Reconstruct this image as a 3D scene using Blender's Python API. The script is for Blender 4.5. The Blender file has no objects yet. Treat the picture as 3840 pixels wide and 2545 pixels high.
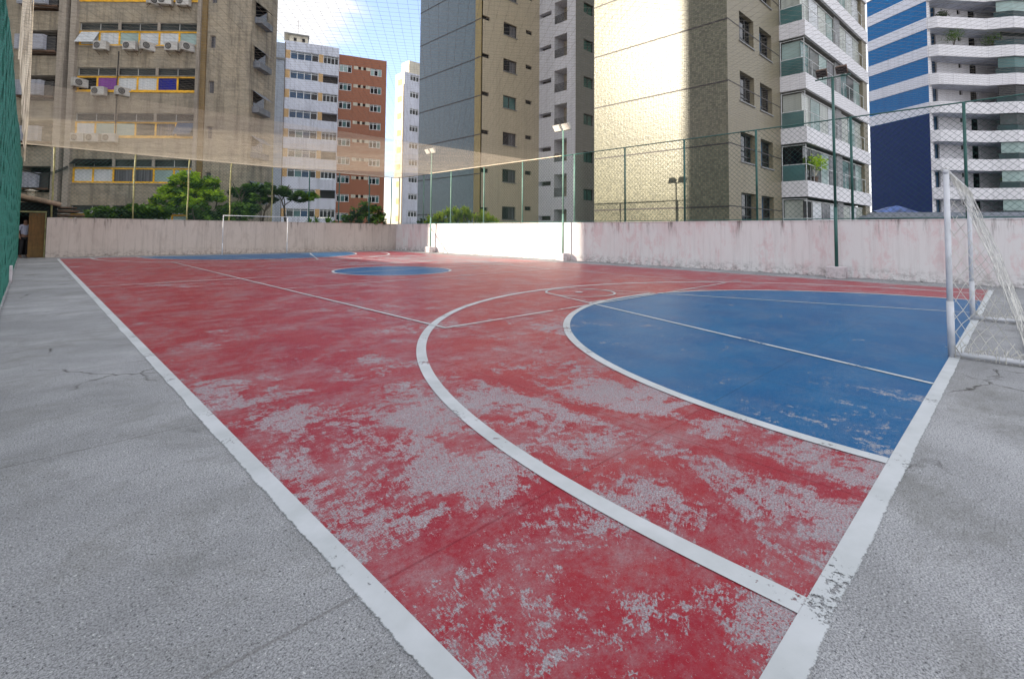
import bpy, bmesh, math, random
from mathutils import Vector, Matrix, noise
R = random.Random(7)
rad = math.radians
scene = bpy.context.scene
COL = scene.collection

# ------------------------------------------------------------------ camera
YAW, PITCH, ROLL = 0.7725, 0.0463, 0.0083
cd = bpy.data.cameras.new("camera"); cam = bpy.data.objects.new("camera", cd); COL.objects.link(cam)
fw = Vector((math.sin(YAW)*math.cos(PITCH), math.cos(YAW)*math.cos(PITCH), math.sin(PITCH)))
rt = Vector((math.cos(YAW), -math.sin(YAW), 0)); up = rt.cross(fw)
r2 = rt*math.cos(ROLL)+up*math.sin(ROLL); u2 = -rt*math.sin(ROLL)+up*math.cos(ROLL)
cam.matrix_world = Matrix(((r2.x, u2.x, -fw.x, -1.023), (r2.y, u2.y, -fw.y, -0.5945), (r2.z, u2.z, -fw.z, 1.36), (0, 0, 0, 1)))
cd.sensor_fit = 'HORIZONTAL'; cd.sensor_width = 36; cd.lens = 17.417
cd.shift_y = -0.1277; cd.clip_start = 0.05; cd.clip_end = 1500
scene.camera = cam

# ------------------------------------------------------------------ light
SUN_DIR = Vector((-0.908*math.cos(rad(19)), 0.418*math.cos(rad(19)), math.sin(rad(19)))).normalized()
w = bpy.data.worlds.new("World"); scene.world = w; w.use_nodes = True
nt = w.node_tree; nt.nodes.clear()
def N(tree, t, **kw):
    n = tree.nodes.new(t)
    for k, v in kw.items(): setattr(n, k, v)
    return n
wo = N(nt, 'ShaderNodeOutputWorld'); bg = N(nt, 'ShaderNodeBackground')
sky = N(nt, 'ShaderNodeTexSky'); sky.sky_type = 'NISHITA'; sky.sun_disc = False
sky.sun_elevation = rad(19); sky.sun_rotation = math.atan2(SUN_DIR.x, SUN_DIR.y)
sky.air_density = 1.0; sky.dust_density = 0.6; sky.ozone_density = 1.2
bg.inputs[1].default_value = 0.15  # sky strength
tc = N(nt, 'ShaderNodeTexCoord'); mp = N(nt, 'ShaderNodeMapping'); mp.inputs['Scale'].default_value = (1, 1, 2.4)
nz = N(nt, 'ShaderNodeTexNoise'); nz.inputs['Scale'].default_value = 2.2; nz.inputs['Detail'].default_value = 7; nz.inputs['Roughness'].default_value = 0.55
# one bank of cloud sits over the left of the open sky, thinner cloud elsewhere
dist = N(nt, 'ShaderNodeVectorMath', operation='DISTANCE'); dist.inputs[1].default_value = (0.345, 0.86, 0.375)
nrm = N(nt, 'ShaderNodeVectorMath', operation='NORMALIZE')
m1 = N(nt, 'ShaderNodeMath', operation='MULTIPLY'); m1.inputs[1].default_value = -1.25
m2 = N(nt, 'ShaderNodeMath', operation='ADD')
ramp = N(nt, 'ShaderNodeMapRange'); ramp.inputs['From Min'].default_value = 0.33; ramp.inputs['From Max'].default_value = 0.52
ramp.interpolation_type = 'SMOOTHSTEP'
far = N(nt, 'ShaderNodeMapRange'); far.inputs['From Min'].default_value = 0.5; far.inputs['From Max'].default_value = 0.9
fm = N(nt, 'ShaderNodeMath', operation='MULTIPLY'); fm.inputs[1].default_value = 0.95
mx = N(nt, 'ShaderNodeMix', data_type='RGBA'); mx.inputs['B'].default_value = (2.0, 2.0, 2.05, 1)
L = nt.links.new
L(tc.outputs['Generated'], mp.inputs[0]); L(mp.outputs[0], nz.inputs['Vector'])
L(tc.outputs['Generated'], nrm.inputs[0]); L(nrm.outputs[0], dist.inputs[0])
L(dist.outputs['Value'], m1.inputs[0]); L(m1.outputs[0], m2.inputs[0]); L(nz.outputs[0], m2.inputs[1])
L(m2.outputs[0], ramp.inputs[0])
L(dist.outputs['Value'], far.inputs[0]); L(far.outputs[0], fm.inputs[0])
hz = N(nt, 'ShaderNodeMath', operation='ADD'); hz.inputs[1].default_value = 0.10; hz.use_clamp = True
L(ramp.outputs[0], hz.inputs[0])
tint = N(nt, 'ShaderNodeVectorMath', operation='MULTIPLY'); tint.inputs[1].default_value = (0.80, 0.76, 0.86)
L(sky.outputs[0], tint.inputs[0])
L(hz.outputs[0], mx.inputs['Factor']); L(tint.outputs[0], mx.inputs['A'])
# bright cloud added outside the view as extra fill light
mx2 = N(nt, 'ShaderNodeMix', data_type='RGBA'); mx2.inputs['B'].default_value = (2.55, 2.58, 2.72, 1)
L(fm.outputs[0], mx2.inputs['Factor']); L(mx.outputs['Result'], mx2.inputs['A'])
L(mx2.outputs['Result'], bg.inputs[0]); L(bg.outputs[0], wo.inputs[0])

sl = bpy.data.lights.new("sun", 'SUN'); sl.energy = 3.2; sl.angle = rad(0.5); sl.color = (1.0, 0.88, 0.70)
sun = bpy.data.objects.new("sun", sl); COL.objects.link(sun)
sun.rotation_euler = SUN_DIR.to_track_quat('Z', 'Y').to_euler(); sun.location = (-20, 40, 40)
scene.view_settings.view_transform = 'Standard'; scene.view_settings.look = 'None'
scene.view_settings.exposure = 1.95; scene.view_settings.gamma = 1.0
scene.render.engine = 'CYCLES'
scene.cycles.max_bounces = 6; scene.cycles.transparent_max_bounces = 12

# ------------------------------------------------------------------ materials
def new_mat(name):
    m = bpy.data.materials.new(name); m.use_nodes = True
    t = m.node_tree; b = t.nodes['Principled BSDF']
    return m, t, b
def noise_fac(t, scale, detail=4, rough=0.55, stretch=(1, 1, 1), lo=0.35, hi=0.65, coord='Object', dist=0.0):
    c = N(t, 'ShaderNodeTexCoord'); mp = N(t, 'ShaderNodeMapping'); mp.inputs['Scale'].default_value = stretch
    n = N(t, 'ShaderNodeTexNoise'); n.inputs['Scale'].default_value = scale; n.inputs['Detail'].default_value = detail
    n.inputs['Roughness'].default_value = rough; n.inputs['Distortion'].default_value = dist
    r = N(t, 'ShaderNodeMapRange'); r.inputs['From Min'].default_value = lo; r.inputs['From Max'].default_value = hi
    t.links.new(c.outputs[coord], mp.inputs[0]); t.links.new(mp.outputs[0], n.inputs['Vector']); t.links.new(n.outputs[0], r.inputs[0])
    return r.outputs[0]
def mixc(t, fac, a, b):
    m = N(t, 'ShaderNodeMix', data_type='RGBA')
    for s, v in (('Factor', fac), ('A', a), ('B', b)):
        if hasattr(v, 'is_output') or isinstance(v, bpy.types.NodeSocket): t.links.new(v, m.inputs[s])
        else: m.inputs[s].default_value = v if s == 'Factor' else (*v, 1) if len(v) == 3 else v
    return m.outputs['Result']
def mth(t, op, a, b=None, clamp=False):
    m = N(t, 'ShaderNodeMath', operation=op); m.use_clamp = clamp
    for i, v in enumerate((a, b)):
        if v is None: continue
        if isinstance(v, bpy.types.NodeSocket): t.links.new(v, m.inputs[i])
        else: m.inputs[i].default_value = v
    return m.outputs[0]
def bump(t, b, h, strength=0.3, dist=0.01):
    n = N(t, 'ShaderNodeBump'); n.inputs['Strength'].default_value = strength; n.inputs['Distance'].default_value = dist
    t.links.new(h, n.inputs['Height']); t.links.new(n.outputs[0], b.inputs['Normal'])
def simple(name, col, rough=0.6, metal=0.0, var=0.15, scale=3.0, spec=0.5):
    m, t, b = new_mat(name)
    f = noise_fac(t, scale, 5)
    c = mixc(t, f, tuple(v*(1-var) for v in col), tuple(min(1, v*(1+var)) for v in col))
    t.links.new(c, b.inputs['Base Color']); b.inputs['Roughness'].default_value = rough; b.inputs['Metallic'].default_value = metal
    b.inputs['Specular IOR Level'].default_value = spec
    return m

def concrete_nodes(t):
    big = noise_fac(t, 0.5, 9, 0.7, (0.8, 1.25, 1), 0.38, 0.62)
    mid = noise_fac(t, 2.2, 7, 0.65, lo=0.3, hi=0.7)
    fine = noise_fac(t, 130, 3, 0.8, lo=0.44, hi=0.60)
    grit = noise_fac(t, 62, 4, 0.8, lo=0.575, hi=0.64)
    c = mixc(t, big, (0.345, 0.352, 0.358), (0.52, 0.528, 0.54))
    c = mixc(t, mth(t, 'MULTIPLY', mid, 0.45), c, (0.26, 0.265, 0.27))
    c = mixc(t, mth(t, 'MULTIPLY', fine, 0.82), c, (0.12, 0.124, 0.13))
    c = mixc(t, mth(t, 'MULTIPLY', grit, 0.90), c, (0.045, 0.045, 0.05))
    pale = noise_fac(t, 84, 2, 0.6, lo=0.64, hi=0.70)
    c = mixc(t, mth(t, 'MULTIPLY', pale, 0.7), c, (0.72, 0.72, 0.71))
    return c, fine
def joint_fac(t, width, ox=2.12, sx=1.8, oy=1.17, sy=2.3, onlyy=False, xmin=None):
    """1 on the slab joints of the court floor, 0 away from them"""
    c = N(t, 'ShaderNodeTexCoord'); s = N(t, 'ShaderNodeSeparateXYZ'); t.links.new(c.outputs['Object'], s.inputs[0])
    out = None
    for ax, o, p in ((0, ox, sx), (1, oy, sy)):
        if onlyy and ax == 0: continue
        a = mth(t, 'SUBTRACT', s.outputs[ax], o - p*40.5)
        a = mth(t, 'MODULO', a, p); a = mth(t, 'SUBTRACT', a, p/2); a = mth(t, 'ABSOLUTE', a)
        r = N(t, 'ShaderNodeMapRange'); r.inputs['From Min'].default_value = width; r.inputs['From Max'].default_value = width*0.35
        t.links.new(a, r.inputs[0])
        if ax == 0 and xmin is not None: r = mth(t, 'MULTIPLY', r.outputs[0], mth(t, 'GREATER_THAN', s.outputs[0], xmin)).node
        out = r.outputs[0] if out is None else mth(t, 'MAXIMUM', out, r.outputs[0])
    return out

def mat_concrete():
    m, t, b = new_mat('court_concrete')
    c, fine = concrete_nodes(t)
    # darker mildew on the strip along the green fence
    st = noise_fac(t, 0.75, 12, 0.80, (0.85, 1.25, 1), 0.50, 0.66, dist=0.5)
    c = mixc(t, mth(t, 'MULTIPLY', st, 0.60), c, (0.15, 0.15, 0.135))
    j = joint_fac(t, 0.012, onlyy=True)
    c = mixc(t, mth(t, 'MULTIPLY', j, 0.35), c, (0.09, 0.08, 0.07))
    # hairline cracks
    co = N(t, 'ShaderNodeTexCoord'); v = N(t, 'ShaderNodeTexVoronoi', feature='DISTANCE_TO_EDGE'); v.inputs['Scale'].default_value = 0.55
    nn = N(t, 'ShaderNodeTexNoise'); nn.inputs['Scale'].default_value = 3.0; nn.inputs['Detail'].default_value = 6
    vm = N(t, 'ShaderNodeVectorMath', operation='MULTIPLY_ADD'); vm.inputs[1].default_value = (0.5, 0.5, 0.5)
    t.links.new(co.outputs['Object'], nn.inputs['Vector']); t.links.new(nn.outputs['Color'], vm.inputs[0]); t.links.new(co.outputs['Object'], vm.inputs[2])
    t.links.new(vm.outputs[0], v.inputs['Vector'])
    r = N(t, 'ShaderNodeMapRange'); r.inputs['From Min'].default_value = 0.010; r.inputs['From Max'].default_value = 0.002
    t.links.new(v.outputs['Distance'], r.inputs[0])
    pat = noise_fac(t, 0.7, 3, lo=0.49, hi=0.56)
    c = mixc(t, mth(t, 'MULTIPLY', mth(t, 'MULTIPLY', r.outputs[0], pat), 0.8), c, (0.05, 0.045, 0.04))
    t.links.new(c, b.inputs['Base Color']); b.inputs['Roughness'].default_value = 0.85; b.inputs['Specular IOR Level'].default_value = 0.12
    bump(t, b, fine, 0.35, 0.004)
    return m

def mat_court(name, col, col2, wear, near_wear, spec=0.09, patch=(0.22, 0.21, 0.24), thin_amt=0.5):
    m, t, b = new_mat(name)
    base, fine = concrete_nodes(t)
    base = mixc(t, 0.35, base, (0.35, 0.325, 0.36))
    A = noise_fac(t, 0.42, 4, 0.6, lo=0.0, hi=1.0)
    B = noise_fac(t, 1.9, 12, 0.76, (1.0, 1.0, 1), 0.0, 1.0, dist=0.7)
    C = noise_fac(t, 105, 4, 0.8, lo=0.0, hi=1.0)
    D = noise_fac(t, 13, 8, 0.8, lo=0.0, hi=1.0)
    s = mth(t, 'ADD', mth(t, 'MULTIPLY', A, 0.60), mth(t, 'MULTIPLY', B, 0.85))
    s = mth(t, 'ADD', s, mth(t, 'MULTIPLY', D, 0.62))
    # a heavily scuffed patch round the corner of the court nearest the gate
    co = N(t, 'ShaderNodeTexCoord'); dv = N(t, 'ShaderNodeVectorMath', operation='DISTANCE'); dv.inputs[1].default_value = (2.0, 0.7, 0)
    t.links.new(co.outputs['Object'], dv.inputs[0])
    nr = N(t, 'ShaderNodeMapRange'); nr.inputs['From Min'].default_value = 6.5; nr.inputs['From Max'].default_value = 0.5
    nr.inputs['To Max'].default_value = near_wear; t.links.new(dv.outputs['Value'], nr.inputs[0])
    s = mth(t, 'ADD', s, nr.outputs[0])
    # and sunlight on the floor beside the long wall, painted as pale wear
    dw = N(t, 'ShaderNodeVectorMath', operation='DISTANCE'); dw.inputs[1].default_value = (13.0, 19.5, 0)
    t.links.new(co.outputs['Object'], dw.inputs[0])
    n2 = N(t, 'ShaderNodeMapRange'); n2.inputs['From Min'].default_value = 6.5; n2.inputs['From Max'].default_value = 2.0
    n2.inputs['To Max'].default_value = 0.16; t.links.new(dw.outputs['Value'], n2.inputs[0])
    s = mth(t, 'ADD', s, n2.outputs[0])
    j = joint_fac(t, 0.16, xmin=1.0)
    s = mth(t, 'SUBTRACT', s, mth(t, 'MULTIPLY', j, 0.10))
    w0 = N(t, 'ShaderNodeMapRange'); w0.inputs['From Min'].default_value = wear-0.03; w0.inputs['From Max'].default_value = wear+0.05
    w0.inputs['To Min'].default_value = 0.645; w0.inputs['To Max'].default_value = 0.44
    t.links.new(s, w0.inputs[0])
    wr = N(t, 'ShaderNodeMapRange'); wr.inputs['From Min'].default_value = -0.015; wr.inputs['From Max'].default_value = 0.025
    t.links.new(mth(t, 'SUBTRACT', C, w0.outputs[0]), wr.inputs[0])
    fade = noise_fac(t, 1.4, 6, 0.6, lo=0.3, hi=0.7)
    pc = mixc(t, fade, col, col2)
    mot = noise_fac(t, 30, 3, 0.6, lo=0.35, hi=0.75)
    pc = mixc(t, mth(t, 'MULTIPLY', mot, 0.14), pc, patch)
    thin = noise_fac(t, 1.1, 14, 0.84, (1.0, 1.2, 1), lo=0.47, hi=0.63)
    pc = mixc(t, mth(t, 'MULTIPLY', thin, thin_amt), pc, base)
    c = mixc(t, mth(t, 'MULTIPLY', wr.outputs[0], 0.93), pc, base)
    jj = joint_fac(t, 0.009, xmin=1.0)
    c = mixc(t, mth(t, 'MULTIPLY', jj, 0.4), c, tuple(v*0.5 for v in col))
    t.links.new(c, b.inputs['Base Color'])
    rr = N(t, 'ShaderNodeMapRange'); rr.inputs['To Min'].default_value = 0.34; rr.inputs['To Max'].default_value = 0.7
    t.links.new(wr.outputs[0], rr.inputs[0]); t.links.new(rr.outputs[0], b.inputs['Roughness'])
    b.inputs['Specular IOR Level'].default_value = spec
    bump(t, b, mth(t, 'SUBTRACT', fine, wr.outputs[0]), 0.25, 0.003)
    return m

def mat_line(ragged=False):
    m, t, b = new_mat('ragged_line_paint' if ragged else 'line_paint')
    big = noise_fac(t, 1.3, 5, 0.6, lo=0.0, hi=1.0)
    fin = noise_fac(t, 38, 5, 0.75, lo=0.0, hi=1.0)
    s = mth(t, 'ADD', mth(t, 'MULTIPLY', big, 0.9), mth(t, 'MULTIPLY', fin, 0.55))
    wr = N(t, 'ShaderNodeMapRange'); wr.inputs['From Min'].default_value = 0.84; wr.inputs['From Max'].default_value = 0.87
    t.links.new(s, wr.inputs[0])
    wear = wr.outputs[0]
    if ragged:                       # the outer edge was brushed on by hand
        co = N(t, 'ShaderNodeTexCoord'); sp = N(t, 'ShaderNodeSeparateXYZ'); t.links.new(co.outputs['Object'], sp.inputs[0])
        mn = mth(t, 'MINIMUM', sp.outputs[0], sp.outputs[1])
        e1 = noise_fac(t, 2.0, 3, 0.6, lo=0, hi=1); e2 = noise_fac(t, 28, 8, 0.85, lo=0, hi=1)
        q = mth(t, 'ADD', mth(t, 'MULTIPLY', e1, 0.035), mth(t, 'MULTIPLY', e2, 0.050))
        q = mth(t, 'SUBTRACT', mth(t, 'MULTIPLY', mn, -1.0), q)
        er = N(t, 'ShaderNodeMapRange'); er.inputs['From Min'].default_value = 0.048; er.inputs['From Max'].default_value = 0.056
        t.links.new(q, er.inputs[0]); wear = mth(t, 'MAXIMUM', wear, er.outputs[0])
    dirt = noise_fac(t, 2.5, 6, 0.6, lo=0.35, hi=0.75)
    c = mixc(t, dirt, (0.54, 0.565, 0.58), (0.40, 0.43, 0.43))
    t.links.new(c, b.inputs['Base Color']); b.inputs['Roughness'].default_value = 0.55
    tr = N(t, 'ShaderNodeBsdfTransparent'); ms = N(t, 'ShaderNodeMixShader'); out = t.nodes['Material Output']
    t.links.new(wear, ms.inputs[0]); t.links.new(b.outputs[0], ms.inputs[1]); t.links.new(tr.outputs[0], ms.inputs[2])
    t.links.new(ms.outputs[0], out.inputs[0])
    return m

def mat_wall(name, paint, under, grime, amount, streak):
    m, t, b = new_mat(name)
    patch = noise_fac(t, 1.9, 12, 0.76, (1, 1, 0.5), 0.50, 0.60, dist=0.35)
    soft = noise_fac(t, 0.45, 7, 0.65, (1, 1, 0.5), 0.46, 0.62)
    c = mixc(t, mth(t, 'MULTIPLY', patch, amount), paint, under)
    c = mixc(t, mth(t, 'MULTIPLY', soft, amount*0.6), c, under)
    st = noise_fac(t, 7.0, 5, 0.7, (1, 1, 0.045), 0.50, 0.80)
    c = mixc(t, mth(t, 'MULTIPLY', st, streak), c, grime)
    # run-off stains below the coping and splash marks at the foot
    co = N(t, 'ShaderNodeTexCoord'); s = N(t, 'ShaderNodeSeparateXYZ'); t.links.new(co.outputs['Object'], s.inputs[0])
    tr = N(t, 'ShaderNodeMapRange'); tr.inputs['From Min'].default_value = 1.15; tr.inputs['From Max'].default_value = 1.81
    t.links.new(s.outputs[2], tr.inputs[0])
    st2 = noise_fac(t, 4.2, 6, 0.75, (1, 1, 0.10), 0.54, 0.66)
    c = mixc(t, mth(t, 'MULTIPLY', mth(t, 'MULTIPLY', st2, tr.outputs[0]), 0.85), c, (0.07, 0.055, 0.05))
    br = N(t, 'ShaderNodeMapRange'); br.inputs['From Min'].default_value = 0.42; br.inputs['From Max'].default_value = 0.0
    t.links.new(s.outputs[2], br.inputs[0])
    sp = noise_fac(t, 5, 8, 0.8, (1, 1, 1.4), 0.46, 0.62)
    c = mixc(t, mth(t, 'MULTIPLY', mth(t, 'MULTIPLY', sp, br.outputs[0]), 0.8), c, (0.10, 0.09, 0.085))
    t.links.new(c, b.inputs['Base Color']); b.inputs['Roughness'].default_value = 0.8; b.inputs['Specular IOR Level'].default_value = 0.2
    bump(t, b, patch, 0.25, 0.004)
    return m

def mat_board(name, c1, c2, dark, hz=6.0, rough=0.85):
    """board-marked or rendered concrete with rain streaks"""
    m, t, b = new_mat(name)
    a = noise_fac(t, 0.5, 8, 0.7, lo=0.38, hi=0.62)
    brd = noise_fac(t, hz, 3, 0.6, (0.12, 0.12, 1.0), 0.3, 0.7)
    fine = noise_fac(t, 9, 7, 0.82, lo=0.36, hi=0.68)
    st = noise_fac(t, 1.9, 9, 0.78, (1, 1, 0.10), 0.48, 0.70)
    c = mixc(t, a, c1, c2)
    c = mixc(t, mth(t, 'MULTIPLY', brd, 0.42), c, dark)
    c = mixc(t, mth(t, 'MULTIPLY', fine, 0.42), c, dark)
    c = mixc(t, mth(t, 'MULTIPLY', st, 0.80), c, tuple(v*0.5 for v in dark))
    t.links.new(c, b.inputs['Base Color']); b.inputs['Roughness'].default_value = rough
    bump(t, b, mth(t, 'ADD', brd, fine), 0.4, 0.02)
    return m

def mat_tile(name, c1, c2, grout, tw, th, rough=0.35, bumpd=0.004, spec=0.3, axis=None, stain=0.25):
    """small glazed facade tiles; axis 'x' lays them on a wall that faces along x"""
    m, t, b = new_mat(name)
    co = N(t, 'ShaderNodeTexCoord'); s = N(t, 'ShaderNodeSeparateXYZ'); t.links.new(co.outputs['Object'], s.inputs[0])
    cm = N(t, 'ShaderNodeCombineXYZ')
    h = mth(t, 'ADD', s.outputs[0], s.outputs[1])
    t.links.new(h, cm.inputs[0]); t.links.new(s.outputs[2], cm.inputs[1])
    br = N(t, 'ShaderNodeTexBrick'); br.offset = 0.0; br.inputs['Scale'].default_value = 1.0
    br.inputs['Brick Width'].default_value = tw; br.inputs['Row Height'].default_value = th
    br.inputs['Mortar Size'].default_value = min(tw, th)*0.045; br.inputs['Bias'].default_value = 0
    br.inputs['Color1'].default_value = (*c1, 1); br.inputs['Color2'].default_value = (*c2, 1); br.inputs['Mortar'].default_value = (*grout, 1)
    t.links.new(cm.outputs[0], br.inputs['Vector'])
    big = noise_fac(t, 0.35, 6, 0.6, (1, 1, 0.5), 0.3, 0.7)
    c = mixc(t, mth(t, 'MULTIPLY', big, stain), br.outputs['Color'], tuple(v*0.6 for v in c1))
    t.links.new(c, b.inputs['Base Color']); b.inputs['Roughness'].default_value = rough; b.inputs['Specular IOR Level'].default_value = spec
    drip = noise_fac(t, 1.7, 9, 0.78, (1, 1, 0.08), 0.50, 0.74)
    c = mixc(t, mth(t, 'MULTIPLY', drip, 0.38), c, tuple(v*0.42 for v in c1)); t.links.new(c, b.inputs['Base Color'])
    wob = noise_fac(t, 1.0/tw*0.6, 3, 0.7, lo=0.2, hi=0.8)
    bump(t, b, mth(t, 'ADD', mth(t, 'MULTIPLY', wob, 1.0), mth(t, 'MULTIPLY', br.outputs['Fac'], -0.5)), 0.5, bumpd)
    return m

def mat_glass(name, col, rough=0.08, var=0.5, spec=0.3):
    m, t, b = new_mat(name)
    f = noise_fac(t, 0.55, 3, lo=0.35, hi=0.65)
    c = mixc(t, f, col, tuple(v*(1-var) for v in col))
    t.links.new(c, b.inputs['Base Color']); b.inputs['Roughness'].default_value = rough; b.inputs['Specular IOR Level'].default_value = spec
    w_ = noise_fac(t, 1.3, 2, lo=0, hi=1); bump(t, b, w_, 0.08, 0.05)
    return m
def mat_curtain(name, c1, c2, scale=9):
    m, t, b = new_mat(name)
    f = noise_fac(t, scale, 2, 0.5, (1, 1, 0.02), 0.35, 0.65)
    t.links.new(mixc(t, f, c1, c2), b.inputs['Base Color']); b.inputs['Roughness'].default_value = 0.25
    return m
def mat_leaf(name, dark, light, trans=0.35, scale=1.3):
    m, t, b = new_mat(name)
    f = noise_fac(t, scale, 5, 0.7, lo=0.35, hi=0.65)
    c = mixc(t, f, dark, light)
    t.links.new(c, b.inputs['Base Color']); b.inputs['Roughness'].default_value = 0.5
    tr = N(t, 'ShaderNodeBsdfTranslucent'); t.links.new(c, tr.inputs[0])
    ms = N(t, 'ShaderNodeMixShader'); ms.inputs[0].default_value = trans
    t.links.new(b.outputs[0], ms.inputs[1]); t.links.new(tr.outputs[0], ms.inputs[2]); t.links.new(ms.outputs[0], t.nodes['Material Output'].inputs[0])
    return m

M = {}
M['concrete'] = mat_concrete()
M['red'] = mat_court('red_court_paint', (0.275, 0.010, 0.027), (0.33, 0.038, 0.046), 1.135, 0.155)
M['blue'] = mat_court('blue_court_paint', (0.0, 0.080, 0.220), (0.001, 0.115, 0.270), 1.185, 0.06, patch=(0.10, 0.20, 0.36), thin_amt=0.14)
M['line'] = mat_line(); M['edge_line'] = mat_line(True)
M['wall_right'] = mat_wall('faded_pink_wall_paint', (0.75, 0.74, 0.745), (0.67, 0.48, 0.49), (0.32, 0.28, 0.28), 0.55, 0.32)
M['wall_far'] = mat_wall('dingy_pink_wall_paint', (0.54, 0.475, 0.435), (0.44, 0.375, 0.34), (0.22, 0.185, 0.16), 0.6, 0.55)
M['board'] = mat_board('board_marked_concrete', (0.52, 0.445, 0.33), (0.39, 0.35, 0.28), (0.085, 0.072, 0.055))
M['pillar'] = mat_board('grey_concrete_pillar', (0.44, 0.39, 0.33), (0.38, 0.34, 0.30), (0.22, 0.19, 0.15))
M['ochre'] = mat_board('ochre_painted_concrete', (0.30, 0.20, 0.08), (0.24, 0.165, 0.075), (0.13, 0.09, 0.04))
M['pinkish'] = mat_board('pale_pink_plaster', (0.68, 0.52, 0.42), (0.60, 0.46, 0.37), (0.4, 0.3, 0.22))
M['ochre_frame'] = simple('yellow_window_frame', (0.80, 0.44, 0.02), 0.5, var=0.25)
M['grey_frame'] = simple('grey_window_frame', (0.42, 0.43, 0.42), 0.5)
M['white_frame'] = simple('white_window_frame', (0.70, 0.72, 0.73), 0.45)
M['dark_frame'] = simple('dark_window_frame', (0.03, 0.032, 0.035), 0.4)
M['dark_glass'] = mat_glass('dark_window_glass', (0.010, 0.012, 0.016))
M['grey_glass'] = mat_glass('dusty_window_glass', (0.055, 0.066, 0.068), 0.12)
M['blue_glass'] = mat_glass('bluish_window_glass', (0.03, 0.085, 0.17), 0.08)
M['teal_glass'] = mat_glass('teal_window_glass', (0.09, 0.19, 0.19), 0.08, 0.35)
M['bright_glass'] = mat_glass('sky_blue_glass', (0.10, 0.19, 0.30), 0.08)
M['dark_teal'] = mat_glass('dark_green_railing_glass', (0.012, 0.045, 0.05), 0.1)
M['pale_glass'] = mat_glass('pale_green_glass', (0.36, 0.48, 0.46), 0.10, 0.3)
M['white_blind'] = mat_curtain('white_blind', (0.62, 0.64, 0.66), (0.5, 0.54, 0.57))
M['grey_curtain'] = mat_curtain('grey_curtain', (0.15, 0.15, 0.17), (0.05, 0.05, 0.06))
M['pale_curtain'] = mat_curtain('pale_curtain', (0.50, 0.53, 0.48), (0.36, 0.39, 0.36), 3)
M['purple_cloth'] = mat_curtain('purple_cloth', (0.23, 0.06, 0.33), (0.17, 0.05, 0.25))
M['blue_cloth'] = mat_curtain('blue_cloth', (0.01, 0.016, 0.25), (0.008, 0.012, 0.18))
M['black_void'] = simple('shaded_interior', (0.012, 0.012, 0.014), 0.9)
M['ac_white'] = simple('aged_white_casing', (0.46, 0.45, 0.43), 0.5)
M['ac_dark'] = simple('dark_fan_grille', (0.06, 0.06, 0.06), 0.6)
M['corrugated'] = mat_board('corrugated_grey_cladding', (0.52, 0.54, 0.62), (0.46, 0.49, 0.56), (0.22, 0.23, 0.28), 14)
M['rust'] = simple('rusty_steel', (0.12, 0.07, 0.045), 0.8, var=0.4)
M['tile_cream'] = mat_tile('cream_mosaic_tiles', (0.190, 0.185, 0.128), (0.095, 0.097, 0.068), (0.05, 0.05, 0.04), 0.10, 0.10, 0.33, 0.013, 0.34)
M['tile_beige'] = mat_tile('beige_facade_tiles', (0.54, 0.47, 0.36), (0.49, 0.43, 0.33), (0.34, 0.30, 0.22), 0.32, 0.16, 0.55, 0.003)
M['tile_brown'] = mat_tile('brown_facade_tiles', (0.27, 0.235, 0.155), (0.235, 0.205, 0.145), (0.15, 0.13, 0.09), 0.14, 0.14, 0.4, 0.004)
M['tile_slate'] = mat_tile('blue_grey_mosaic_tiles', (0.10, 0.155, 0.18), (0.07, 0.11, 0.13), (0.05, 0.08, 0.10), 0.16, 0.10, 0.26, 0.012, 0.6)
M['tile_gold'] = mat_tile('golden_mosaic_tiles', (0.36, 0.27, 0.10), (0.29, 0.22, 0.08), (0.18, 0.14, 0.06), 0.12, 0.12, 0.35, 0.006)
M['tile_white'] = mat_tile('white_facade_tiles', (0.68, 0.69, 0.74), (0.63, 0.64, 0.70), (0.46, 0.47, 0.52), 0.3, 0.2, 0.45, 0.003, stain=0.15)
M['tile_grey'] = mat_tile('grey_facade_tiles', (0.26, 0.265, 0.27), (0.23, 0.235, 0.24), (0.17, 0.17, 0.18), 0.3, 0.2, 0.5, 0.003)
M['tile_blue'] = mat_tile('bright_blue_tiles', (0.001, 0.135, 0.36), (0.002, 0.165, 0.42), (0.001, 0.08, 0.22), 0.2, 0.12, 0.5, 0.004, stain=0.1)
M['tile_navy'] = mat_tile('navy_blue_tiles', (0.001, 0.022, 0.12), (0.001, 0.016, 0.095), (0.001, 0.010, 0.08), 0.2, 0.12, 0.5, 0.004, stain=0.2)
M['brick'] = mat_tile('red_brick_tiles', (0.36, 0.140, 0.078), (0.30, 0.115, 0.065), (0.26, 0.13, 0.09), 0.25, 0.08, 0.7, 0.004, stain=0.2)
M['white_paint'] = mat_board('white_rendered_wall', (0.68, 0.71, 0.79), (0.62, 0.65, 0.74), (0.46, 0.48, 0.56), 3.0, 0.7)
M['ribbed'] = mat_board('grey_ribbed_wall', (0.42, 0.47, 0.55), (0.38, 0.43, 0.50), (0.22, 0.25, 0.30), 5.0, 0.7)
M['cream_paint'] = mat_board('cream_rendered_wall', (0.66, 0.62, 0.50), (0.60, 0.56, 0.46), (0.42, 0.38, 0.30), 3.0, 0.7)
M['ochre_paint'] = simple('ochre_wall_paint', (0.52, 0.33, 0.15), 0.7)
M['fascia'] = mat_tile('white_balcony_tiles', (0.78, 0.77, 0.80), (0.74, 0.73, 0.76), (0.60, 0.59, 0.63), 0.5, 0.25, 0.5, 0.002, stain=0.12)
M['soffit'] = simple('grey_soffit', (0.20, 0.20, 0.19), 0.8)
M['line_dark'] = simple('dark_floor_line', (0.035, 0.03, 0.03), 0.6)
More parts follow.
